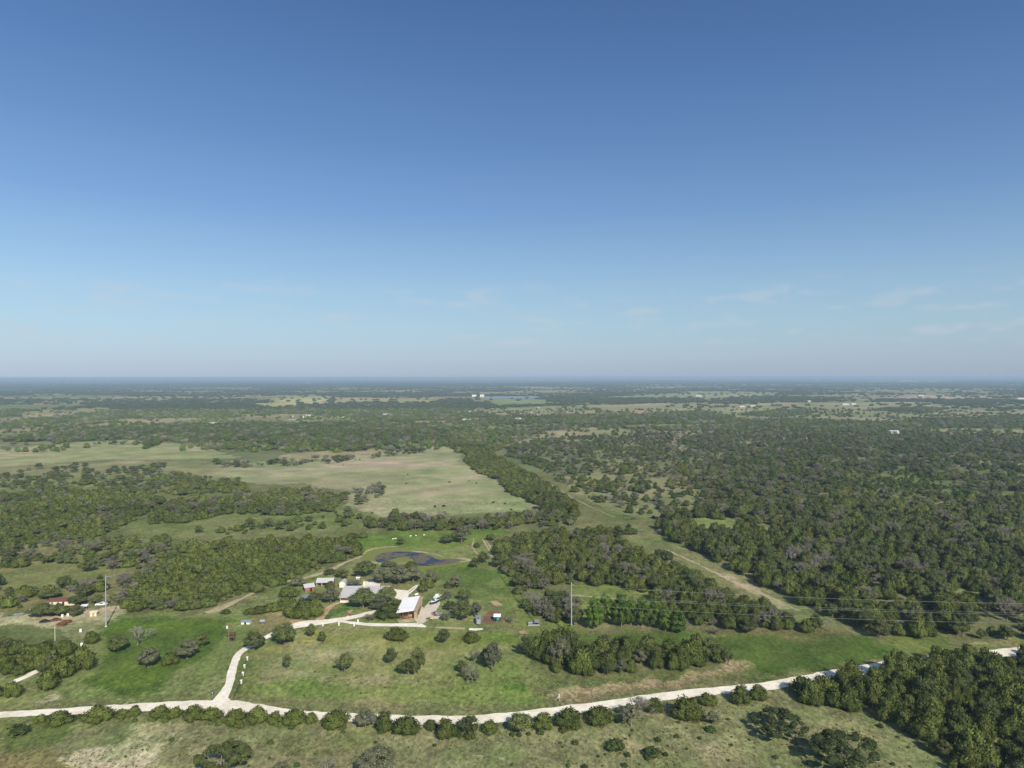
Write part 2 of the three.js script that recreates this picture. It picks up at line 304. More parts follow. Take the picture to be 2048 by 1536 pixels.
function patch(pix, y, seed, ragged = 0.8) {       // an uneven area with that outline
  const w = pix.map(([x, p]) => at(x, p)), pts = [];
  for (let i = 0; i < w.length; i++) { const a = w[i], b = w[(i + 1) % w.length], n = Math.max(1, Math.round(a.distanceTo(b) / 1.6)); for (let k = 0; k < n; k++) { const q = a.clone().lerp(b, k / n); pts.push(new THREE.Vector2(q.x + (fbm(q.x / 2.4, q.z / 2.4, seed, 3) - 0.5) * 2 * ragged, -(q.z + (fbm(q.x / 2.4, q.z / 2.4, seed + 5, 3) - 0.5) * 2 * ragged))); } }
  const g = new THREE.ShapeGeometry(new THREE.Shape(pts)).rotateX(-Math.PI / 2).translate(0, y, 0), a = g.attributes.position, u = new Float32Array(a.count * 2);
  for (let i = 0; i < a.count; i++) { u[i * 2] = a.getX(i) / 24; u[i * 2 + 1] = a.getZ(i) / 24; }
  g.setAttribute('uv', new THREE.BufferAttribute(u, 2)); return g;
}
struct('county_road', ribbon([[-120, 1437, 4.6], [0, 1430, 4.6], [120, 1423, 5], [250, 1416, 6], [400, 1410, 7.6], [460, 1412, 9], [560, 1424, 6], [640, 1432, 6], [730, 1436, 6.2], [850, 1440, 6.6], [980, 1437, 6.6], [1100, 1424, 6.4], [1200, 1411, 6.4], [1350, 1390, 6.4], [1540, 1371, 6.2], [1660, 1351, 8], [1770, 1332, 8], [1880, 1318, 8], [1960, 1310, 8], [2048, 1302, 8], [2200, 1288, 8]], 0.05, 401, 0.8), M.caliche);
struct('driveway_apron', patch([[418, 1408], [430, 1395], [455, 1395], [470, 1406], [505, 1414], [480, 1426], [450, 1432], [420, 1420]], 0.06, 405, 0.5), M.caliche);
struct('driveway', ribbon([[441, 1399, 5], [456, 1373, 3.5], [463, 1347, 3.2], [470, 1322, 3.2], [481, 1305, 3.2], [500, 1292, 3.2], [540, 1271, 3.4], [575, 1256, 6], [609, 1248, 9], [648, 1244, 7], [687, 1238, 5.2], [716, 1232, 4.8], [742, 1225, 4.6], [760, 1220, 3]], 0.055, 411, 0.5), M.driveway);
struct('lower_track', ribbon([[668, 1241, 2], [700, 1245, 3], [740, 1249, 4], [800, 1250, 4.4], [830, 1250, 5.5], [852, 1254, 2]], 0.045, 421, 0.5), M.driveway);
struct('lower_track', ribbon([[870, 1255, 1.6], [900, 1256, 2.4], [930, 1257, 2]], 0.045, 423, 0.4), M.path);
struct('lower_track', ribbon([[938, 1258, 2], [952, 1259, 3], [966, 1258, 2]], 0.045, 424, 0.4), M.driveway);
struct('garden_path', ribbon([[636, 1242, 4], [646, 1228, 4], [660, 1214, 3.4], [676, 1206, 2.6], [682, 1204, 2]], 0.04, 425, 0.4), M.tan);
struct('garden_path', ribbon([[690, 1236, 2], [698, 1224, 2], [704, 1220, 1.6]], 0.04, 427, 0.3), M.tan);
struct('house_yard', patch([[787, 1178], [800, 1180], [815, 1181], [818, 1184], [816, 1194], [806, 1200], [798, 1204], [790, 1196], [793, 1188]], 0.045, 431), M.driveway);
struct('yard_track', ribbon([[814, 1184, 1.2], [824, 1177, 1.1], [834, 1170, 1]], 0.05, 435, 0.2), M.driveway);
struct('yard_track', ribbon([[817, 1188, 1.4], [828, 1179, 1.1], [838, 1169, 1]], 0.05, 437, 0.2), M.driveway);
struct('back_yard', patch([[722, 1178], [727, 1166], [742, 1160], [760, 1168], [762, 1178]], 0.045, 441), M.driveway);
struct('barn_yard', patch([[828, 1240], [834, 1222], [842, 1212], [848, 1216], [860, 1202], [880, 1203], [879, 1210], [872, 1222], [880, 1232], [878, 1238], [858, 1238], [852, 1244], [838, 1250]], 0.045, 445, 0.6), M.yard);
struct('barn_front_dirt', patch([[794, 1241], [806, 1235], [828, 1236], [832, 1243], [812, 1246], [798, 1248]], 0.04, 449), M.path);
struct('tan_clearing', patch([[578, 1242], [592, 1238], [606, 1241], [600, 1247], [584, 1248]], 0.04, 451), M.tan);
struct('hillside_path', ribbon([[414, 1226, 5], [440, 1217, 5.5], [470, 1203, 4], [495, 1192, 3], [540, 1170, 2], [600, 1158, 3.4], [640, 1148, 4.4], [668, 1136, 4], [690, 1125, 3], [725, 1112, 2]], 0.04, 455, 1.2), M.path);
struct('bare_dirt', patch([[962, 1244], [970, 1228], [984, 1219], [994, 1219], [1004, 1228], [1010, 1238], [1000, 1246], [980, 1250]], 0.04, 461), M.brown);
struct('bare_dirt', patch([[979, 1203], [992, 1201], [1004, 1208], [1004, 1212], [988, 1211]], 0.04, 463, 0.5), M.tan);
struct('bare_dirt', patch([[1038, 1264], [1048, 1259], [1055, 1267], [1044, 1268]], 0.04, 465, 0.5), M.tan);
struct('north_track', ribbon([[966, 1079, 1.2], [973, 1091, 1.2], [980, 1103, 1.3], [984, 1112, 1.2]], 0.04, 471, 0.5), M.path);
struct('north_track', ribbon([[971, 1079, 1], [980, 1093, 1], [989, 1109, 1.2], [991, 1114, 1]], 0.042, 473, 0.4), M.path);
struct('north_track', ribbon([[948, 1078, 0.8], [945, 1094, 1], [952, 1104, 1], [956, 1110, 0.8]], 0.04, 475, 0.4), M.path);
struct('hedge_track', ribbon([[1000, 918, 2], [1040, 936, 3.4], [1075, 954, 3], [1110, 974, 2.6], [1150, 998, 2.2], [1200, 1022, 1.8], [1230, 1034, 1.4]], 0.04, 477, 1.2), lam(C(255, 255, 255), { map: dirtTexture([150, 144, 110], 0.25, 361) }));
struct('boundary_track', ribbon([[1330, 1098, 1.6], [1420, 1140, 2], [1480, 1170, 3], [1545, 1197, 3], [1600, 1222, 2]], 0.04, 479, 1.4), M.path);
struct('homestead_lane', ribbon([[20, 1366, 3.2], [48, 1355, 3.4], [80, 1339, 3.2], [110, 1322, 2.6]], 0.04, 481, 0.5), M.driveway);
for (const a of [[[1062, 1236], [1085, 1262], [1100, 1280]], [[1000, 1150], [1030, 1195], [1062, 1236]], [[990, 1128], [1022, 1160], [1060, 1212], [1100, 1240]]]) struct('wheel_track', ribbon(a.map(([x, y]) => [x, y, 0.7]), 0.03, 483, 0.2), lam(C(84, 92, 54)));
struct('pasture_track', ribbon([[1140, 1190, 1.2], [1200, 1195, 1.4], [1260, 1201, 1.2]], 0.03, 485, 0.5), M.path);
for (const [a, w] of [[[[1063, 825], [1084, 830], [1108, 836]], 10], [[[870, 836], [895, 834], [922, 832]], 8], [[[150, 879], [180, 875], [206, 870]], 6], [[[578, 840], [600, 837], [606, 832]], 9], [[[680, 836], [696, 832], [716, 829]], 9]]) struct('far_lane', ribbon(a.map(([x, y]) => [x, y, w]), 0.06, 487, 1), M.driveway);
struct('highway', ribbon([[1808, 769, 150], [1806, 766.5, 170], [1811, 763.5, 260], [1816, 761, 380]], 0.3, 491, 20), M.yard);

// pond: bank, water with mats of weed
struct('pond_bank', patch([[722, 1120], [727, 1106], [748, 1097], [770, 1093], [800, 1095], [850, 1101], [880, 1107], [905, 1113], [945, 1118], [930, 1126], [890, 1132], [850, 1138], [800, 1131], [740, 1126]], 0.025, 501, 1.4), lam(C(124, 130, 74)));
struct('bank_scar', ribbon([[724, 1110, 1], [734, 1103, 2], [750, 1097, 3], [772, 1094, 2.4], [798, 1093, 1]], 0.04, 503, 1.4), M.path);
struct('bank_scar', ribbon([[822, 1102, 1], [842, 1104, 2.4], [866, 1108, 2], [890, 1114, 1]], 0.04, 505, 1.2), M.path);
struct('bank_scar', ribbon([[900, 1115, 1], [922, 1117, 3.4], [940, 1121, 3], [920, 1124, 2]], 0.04, 507, 1.4), M.path);
struct('bank_scar', ribbon([[738, 1122, 2], [750, 1126, 3.4], [764, 1128, 2], [796, 1127, 2.6], [812, 1126, 1.6]], 0.04, 509, 1.2), M.path);
{
  const pond = patch([[749, 1118], [752, 1112], [762, 1107], [778, 1104], [800, 1103], [822, 1104], [842, 1106], [858, 1111], [872, 1118], [890, 1119], [910, 1117], [922, 1120], [914, 1125], [892, 1129], [860, 1132], [838, 1132], [831, 1126], [826, 1118], [814, 1114], [796, 1115], [782, 1119], [768, 1124], [754, 1124]], 0.05, 511, 0.5);
  const N = 512, px = new Uint8Array(N * N * 4), ro = new Uint8Array(N * N * 4), a = pond.attributes.position; pond.computeBoundingBox(); const bb = pond.boundingBox, u = new Float32Array(a.count * 2);
  for (let i = 0; i < a.count; i++) { u[i * 2] = (a.getX(i) - bb.min.x) / (bb.max.x - bb.min.x); u[i * 2 + 1] = (a.getZ(i) - bb.min.z) / (bb.max.z - bb.min.z); }
  pond.setAttribute('uv', new THREE.BufferAttribute(u, 2));
  for (let j = 0; j < N; j++) for (let i = 0; i < N; i++) {
    const x = i / N * 50, z = j / N * 40, n = fbm(x / 7, z / 9, 521, 4) * 0.75 + fbm(x / 1.6, z / 1.6, 525, 3) * 0.25, m = smooth(n, 0.41, 0.53), f = 0.85 + 0.3 * vn(x * 2, z * 2, 527), o = (j * N + i) * 4;
    const c = [lerp(34, 108, m) * f, lerp(37, 102, m) * f, lerp(40, 84, m) * f];
    for (let k = 0; k < 3; k++) { px[o + k] = clamp(c[k], 0, 255); ro[o + k] = lerp(30, 235, m); } px[o + 3] = ro[o + 3] = 255;
  }
  const t = new THREE.DataTexture(px, N, N), r = new THREE.DataTexture(ro, N, N); t.colorSpace = THREE.SRGBColorSpace; for (const q of [t, r]) { q.magFilter = THREE.LinearFilter; q.needsUpdate = true; }
  struct('pond_water', pond, new THREE.MeshPhysicalMaterial({ map: t, roughnessMap: r, roughness: 1, specularIntensity: 0.35 }));
}

// ------------------------------------------------------------------ trees
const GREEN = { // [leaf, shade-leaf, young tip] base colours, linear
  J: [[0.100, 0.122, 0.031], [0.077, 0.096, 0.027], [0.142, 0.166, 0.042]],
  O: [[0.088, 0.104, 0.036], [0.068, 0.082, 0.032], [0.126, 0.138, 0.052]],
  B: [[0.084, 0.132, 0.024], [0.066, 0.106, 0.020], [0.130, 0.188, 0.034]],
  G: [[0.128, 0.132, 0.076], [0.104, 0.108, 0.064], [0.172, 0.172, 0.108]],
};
const BARK = [0.16, 0.135, 0.11];
function leafGeo(r, lobes, o) {
  const pos = [], nor = [], col = [], [c0, c1, c2] = o.col, ctr = V(0, o.cy ?? 0.45, 0), rv = () => V(r() * 2 - 1, r() * 2 - 1, r() * 2 - 1);
  const push = (p, n, c) => { pos.push(p.x, p.y, p.z); nor.push(n.x, n.y, n.z); col.push(...c); };
  const tri = (a, b, c, n, k) => { const g = new THREE.Vector3().subVectors(b, a).cross(new THREE.Vector3().subVectors(c, a)); if (g.dot(n) < 0) [b, c] = [c, b]; push(a, n, k); push(b, n, k); push(c, n, k); };
  for (const L of lobes) {
    const tone = 0.82 + 0.36 * r(), mixT = r();
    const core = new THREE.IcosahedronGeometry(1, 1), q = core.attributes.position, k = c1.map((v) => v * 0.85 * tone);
    for (let i = 0; i < q.count; i += 3) {
      const vs = [0, 1, 2].map((m) => { const d = V(q.getX(i + m), q.getY(i + m), q.getZ(i + m)), f = 0.52 + 0.34 * (vn(d.x * 2.3 + L.c.x * 9, d.y * 2.3 + d.z * 1.7 + L.c.z * 9, 7)); return d.multiplyScalar(f).multiply(L.r).add(L.c); });
      const n = new THREE.Vector3().subVectors(vs[1], vs[0]).cross(new THREE.Vector3().subVectors(vs[2], vs[0])).normalize();
      for (const v of vs) push(v, n, k);
    }
    const n = Math.round(o.leaves * L.r.x * (L.r.x + L.r.y) / 0.12 / lobes.length * (o.dense ?? 1));
    for (let i = 0; i < n; i++) {
      const d = rv(); if (d.lengthSq() > 1 || d.lengthSq() < 0.05) { i--; continue; } d.normalize();
      if (d.y < -0.6) continue;
      const p = d.clone().multiplyScalar(0.78 + 0.36 * r()).multiply(L.r).add(L.c);
      if (lobes.some((K) => K !== L && p.clone().sub(K.c).divide(K.r).lengthSq() < 0.5) || p.y < 0.01) continue;
      const nn = d.clone().multiplyScalar(0.8).add(p.clone().sub(ctr).normalize().multiplyScalar(0.35)).add(rv().multiplyScalar(0.42)).normalize();
      let t1 = rv().cross(nn).normalize(); if (o.tuft) t1.lerp(V(d.x * 0.5, 1, d.z * 0.5).normalize(), o.tuft).normalize();
      const t2 = new THREE.Vector3().crossVectors(nn, t1).normalize(), s = o.size * (0.55 + 0.9 * r()), a = o.tuft ? 1.5 : 1;
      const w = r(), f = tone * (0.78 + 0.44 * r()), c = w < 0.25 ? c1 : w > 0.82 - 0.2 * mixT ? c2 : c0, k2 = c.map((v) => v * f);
      tri(p.clone().addScaledVector(t1, s * a), p.clone().addScaledVector(t1, -s * 0.6).addScaledVector(t2, s * 0.75), p.clone().addScaledVector(t1, -s * 0.5).addScaledVector(t2, -s * 0.75), nn, k2);
    }
  }
  const g = new THREE.BufferGeometry();
  g.setAttribute('position', new THREE.Float32BufferAttribute(pos, 3)); g.setAttribute('normal', new THREE.Float32BufferAttribute(nor, 3)); g.setAttribute('color', new THREE.Float32BufferAttribute(col, 3));
  return g;
}
function limbGeo(list, color) {              // list of [from, to, r0, r1]
  const g = mergeGeometries(list.map(([a, b, r0, r1]) => bar(a, b, r0, 5, r1))).toNonIndexed(); g.deleteAttribute('uv');
  const n = g.attributes.position.count, c = new Float32Array(n * 3); for (let i = 0; i < n; i++) { const f = 0.8 + 0.4 * h2(i >> 2, 3, 5); c.set(color.map((v) => v * f), i * 3); }
  g.setAttribute('color', new THREE.BufferAttribute(c, 3)); return g;
}
const lobe = (x, y, z, rx, ry) => ({ c: V(x, y, z), r: V(rx, ry, rx) });
function protoJ(seed, o = {}) {
  const r = rng(seed), L = [];
  L.push(lobe(0, 0.5, 0, 0.26, 0.36));
  for (let i = 0; i < 7; i++) { const a = i / 7 * 6.283 + r() * 0.7, q = 0.24 + 0.09 * r(); L.push(lobe(Math.cos(a) * q, 0.24 + 0.12 * r(), Math.sin(a) * q, 0.17 + 0.06 * r(), 0.23 + 0.08 * r())); }
  for (let i = 0; i < 6; i++) { const a = i / 6 * 6.283 + r() * 0.9, q = 0.10 + 0.13 * r(); L.push(lobe(Math.cos(a) * q, 0.5 + 0.22 * r(), Math.sin(a) * q, 0.12 + 0.06 * r(), 0.18 + 0.09 * r())); }
  const stems = [0, 1, 2].map((i) => [V(0, 0, 0), V(Math.cos(i * 2.1 + seed) * 0.12, 0.5, Math.sin(i * 2.1 + seed) * 0.12), 0.028, 0.012]);
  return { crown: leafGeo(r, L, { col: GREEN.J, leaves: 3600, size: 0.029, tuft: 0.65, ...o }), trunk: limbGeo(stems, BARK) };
}
function protoO(seed, col = GREEN.O, o = {}) {
  const r = rng(seed), L = [];
  for (let i = 0; i < 9; i++) { const a = i / 9 * 6.283 + r() * 0.6, q = 0.26 + 0.11 * r(); L.push(lobe(Math.cos(a) * q, 0.42 + 0.16 * r(), Math.sin(a) * q, 0.13 + 0.06 * r(), 0.13 + 0.06 * r())); }
  for (let i = 0; i < 6; i++) { const a = i / 6 * 6.283 + r() * 0.9, q = 0.08 + 0.14 * r(); L.push(lobe(Math.cos(a) * q, 0.64 + 0.18 * r(), Math.sin(a) * q, 0.13 + 0.06 * r(), 0.14 + 0.05 * r())); }
  for (let i = 0; i < 3; i++) { const a = r() * 6.283; L.push(lobe(Math.cos(a) * 0.16, 0.36, Math.sin(a) * 0.16, 0.17, 0.12)); }
  const limbs = [[V(0, 0, 0), V(0.01, 0.3, 0.01), 0.045, 0.03]];
  for (let i = 0; i < 5; i++) { const a = i * 1.26 + r(); limbs.push([V(0.01, 0.24 + 0.04 * r(), 0.01), V(Math.cos(a) * 0.26, 0.52 + 0.15 * r(), Math.sin(a) * 0.26), 0.022, 0.008]); }
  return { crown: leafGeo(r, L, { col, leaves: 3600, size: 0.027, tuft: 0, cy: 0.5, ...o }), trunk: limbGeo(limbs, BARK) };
}
function protoB(seed) {
  const r = rng(seed), L = [];
  for (let k = 0; k < 4; k++) for (let i = 0; i < 5; i++) { const a = i / 5 * 6.283 + r() * 0.9 + k, q = [0.24, 0.27, 0.22, 0.1][k] + 0.06 * r(); L.push(lobe(Math.cos(a) * q, 0.22 + k * 0.2 + 0.06 * r(), Math.sin(a) * q, 0.15 + 0.05 * r(), 0.11 + 0.04 * r())); }
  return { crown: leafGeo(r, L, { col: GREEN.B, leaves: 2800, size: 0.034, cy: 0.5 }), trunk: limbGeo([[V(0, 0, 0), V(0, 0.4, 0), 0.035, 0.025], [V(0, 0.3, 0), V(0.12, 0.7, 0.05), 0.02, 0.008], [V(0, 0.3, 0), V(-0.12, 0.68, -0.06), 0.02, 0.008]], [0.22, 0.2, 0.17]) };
}
function protoD(seed, color = [0.25, 0.23, 0.19], twig = 1) {
  const r = rng(seed), trunk = [], twigs = [];
  const grow = (p, d, len, rad, k) => {
    const e = p.clone().addScaledVector(d, len); (k < 2 ? trunk : twigs).push([p, e, rad, rad * 0.6]);
    if (k >= 4) return;
    const n = k === 0 ? 5 : 3 + (r() < 0.5 ? 1 : 0);
    for (let i = 0; i < n; i++) { const q = d.clone().add(V(r() * 2 - 1, (r() * 2 - 1) * 0.6 + 0.15, r() * 2 - 1).multiplyScalar(k === 0 ? 1.1 : 0.95)).normalize(); if (q.y < -0.1) q.y = 0.1; grow(p.clone().lerp(e, 0.7 + 0.3 * r()), q, len * (k === 0 ? 1.15 : 0.66), rad * 0.56, k + 1); }
  };
  grow(V(0, 0, 0), V(r() * 0.2 - 0.1, 1, r() * 0.2 - 0.1).normalize(), 0.24, 0.03, 0);
  const bb = new THREE.Box3(); for (const [, e] of twigs) bb.expandByPoint(e);
  const s = V(1 / Math.max(bb.max.x - bb.min.x, 0.1), 1 / bb.max.y, 1 / Math.max(bb.max.z - bb.min.z, 0.1));
  const fit = (l, m) => limbGeo(l.map(([a, b, r0, r1]) => [a.clone().multiply(s), b.clone().multiply(s), Math.max(r0, 0.0045) * m, Math.max(r1, 0.0035) * m]), color);
  return { crown: fit(twigs, twig), trunk: fit(trunk, 1) };
}
function protoL(seed) {                       // a wide old oak seen near by: many small clumps
  const r = rng(seed), L = [];
  for (let i = 0; i < 46; i++) { const a = r() * 6.283, q = 0.43 * Math.sqrt(r()), top = 0.86 - q * q * 2.2; L.push(lobe(Math.cos(a) * q, lerp(0.26 + q * 0.2, top, r() < 0.65 ? 0.75 + 0.25 * r() : r()), Math.sin(a) * q, 0.055 + 0.05 * r(), 0.07 + 0.06 * r())); }
  const limbs = [[V(0, 0, 0), V(0, 0.25, 0), 0.03, 0.022]]; for (let i = 0; i < 6; i++) { const a = i * 1.05 + r(); limbs.push([V(0, 0.2, 0), V(Math.cos(a) * 0.3, 0.5 + 0.15 * r(), Math.sin(a) * 0.3), 0.016, 0.006]); }
  return { crown: leafGeo(r, L, { col: GREEN.O.map((c) => c.map((v) => v * 0.9)), leaves: 16000, size: 0.015, cy: 0.35, tuft: 0.2 }), trunk: limbGeo(limbs, BARK) };
}
const TWIGGY = (seed, pale) => { // a thinly leaved, grey crown: bare twigs and a few pale leaf clumps
  const a = protoD(seed, [0.20, 0.185, 0.145], 1.2), r = rng(seed + 7), L = []; for (let i = 0; i < 12; i++) { const t = r() * 6.283, q = 0.32 * Math.sqrt(r()); L.push(lobe(Math.cos(t) * q, 0.42 + 0.3 * r() - q * 0.3, Math.sin(t) * q, 0.13, 0.12)); }
  const l = leafGeo(r, L, { col: pale ? [[0.20, 0.186, 0.155], [0.16, 0.15, 0.125], [0.24, 0.225, 0.19]] : [[0.14, 0.142, 0.085], [0.11, 0.112, 0.07], [0.18, 0.175, 0.115]], leaves: 1500, size: 0.026 });
  return { crown: mergeGeometries([a.crown, l]), trunk: a.trunk };
};
const PROTO = {
  J: [11, 12, 13, 14, 15, 16].map((s) => protoJ(s)), O: [21, 22, 23, 24, 25].map((s) => protoO(s)), L: [91, 92].map((s) => protoL(s)), B: [31, 32, 33].map((s) => protoB(s)),
  G: [41, 42, 43].map((s) => protoO(s, GREEN.G, { leaves: 3200, size: 0.025 })), D: [51, 52, 53].map((s) => protoD(s)), T: [61, 62, 63, 64].map((s, i) => TWIGGY(s, i === 3)),
  S: [71, 72, 73].map((s) => protoJ(s, { col: [[0.062, 0.088, 0.026], [0.05, 0.07, 0.024], [0.085, 0.115, 0.034]], leaves: 500, size: 0.07, tuft: 0.3 })),
};
const LEAF = lam(C(255, 255, 255), { vertexColors: true, side: THREE.DoubleSide }), WOOD = lam(C(255, 255, 255), { vertexColors: true });
const KIND = { J: ['juniper_tree', 'juniper'], O: ['oak_tree', 'oak'], L: ['oak_tree', 'oak'], B: ['leafy_tree', 'tree'], G: ['oak_tree', 'oak'], D: ['bare_tree', 'bare tree'], T: ['grey_tree', 'tree'], S: ['shrub', 'shrub'] };
const shades = {};
function tinted(kind, k) {                    // foliage tones: random variety, plus sun brightness painted in by side
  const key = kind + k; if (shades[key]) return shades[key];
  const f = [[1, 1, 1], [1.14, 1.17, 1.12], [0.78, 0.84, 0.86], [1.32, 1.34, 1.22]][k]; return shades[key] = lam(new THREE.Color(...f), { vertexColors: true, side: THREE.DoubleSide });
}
const protoGroups = {};
const TONES = { light: [1, 3, 1, 0, 3], mid: [0, 1, 2, 0, 3], dark: [0, 2, 0, 2, 1] };  // lighter at left, darker at right: sun hotspot painted into the leaf colour
function tree(kind, x, z, W, H, label, group, r) {
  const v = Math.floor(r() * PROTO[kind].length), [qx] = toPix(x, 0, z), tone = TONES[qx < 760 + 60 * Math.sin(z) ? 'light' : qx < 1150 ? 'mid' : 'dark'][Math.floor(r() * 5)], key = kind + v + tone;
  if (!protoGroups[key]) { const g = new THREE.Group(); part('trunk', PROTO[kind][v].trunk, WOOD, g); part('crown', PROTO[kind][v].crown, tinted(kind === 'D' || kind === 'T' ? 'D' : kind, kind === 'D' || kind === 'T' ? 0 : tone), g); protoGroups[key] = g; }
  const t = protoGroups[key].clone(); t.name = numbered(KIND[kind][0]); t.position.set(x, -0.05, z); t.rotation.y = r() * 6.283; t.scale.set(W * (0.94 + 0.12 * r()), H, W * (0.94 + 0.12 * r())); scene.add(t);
  return tag(t, label, KIND[kind][1], group);
}
const ALL = [];                               // every tree of the picture: {k, x, z, W, H, label, group, must}
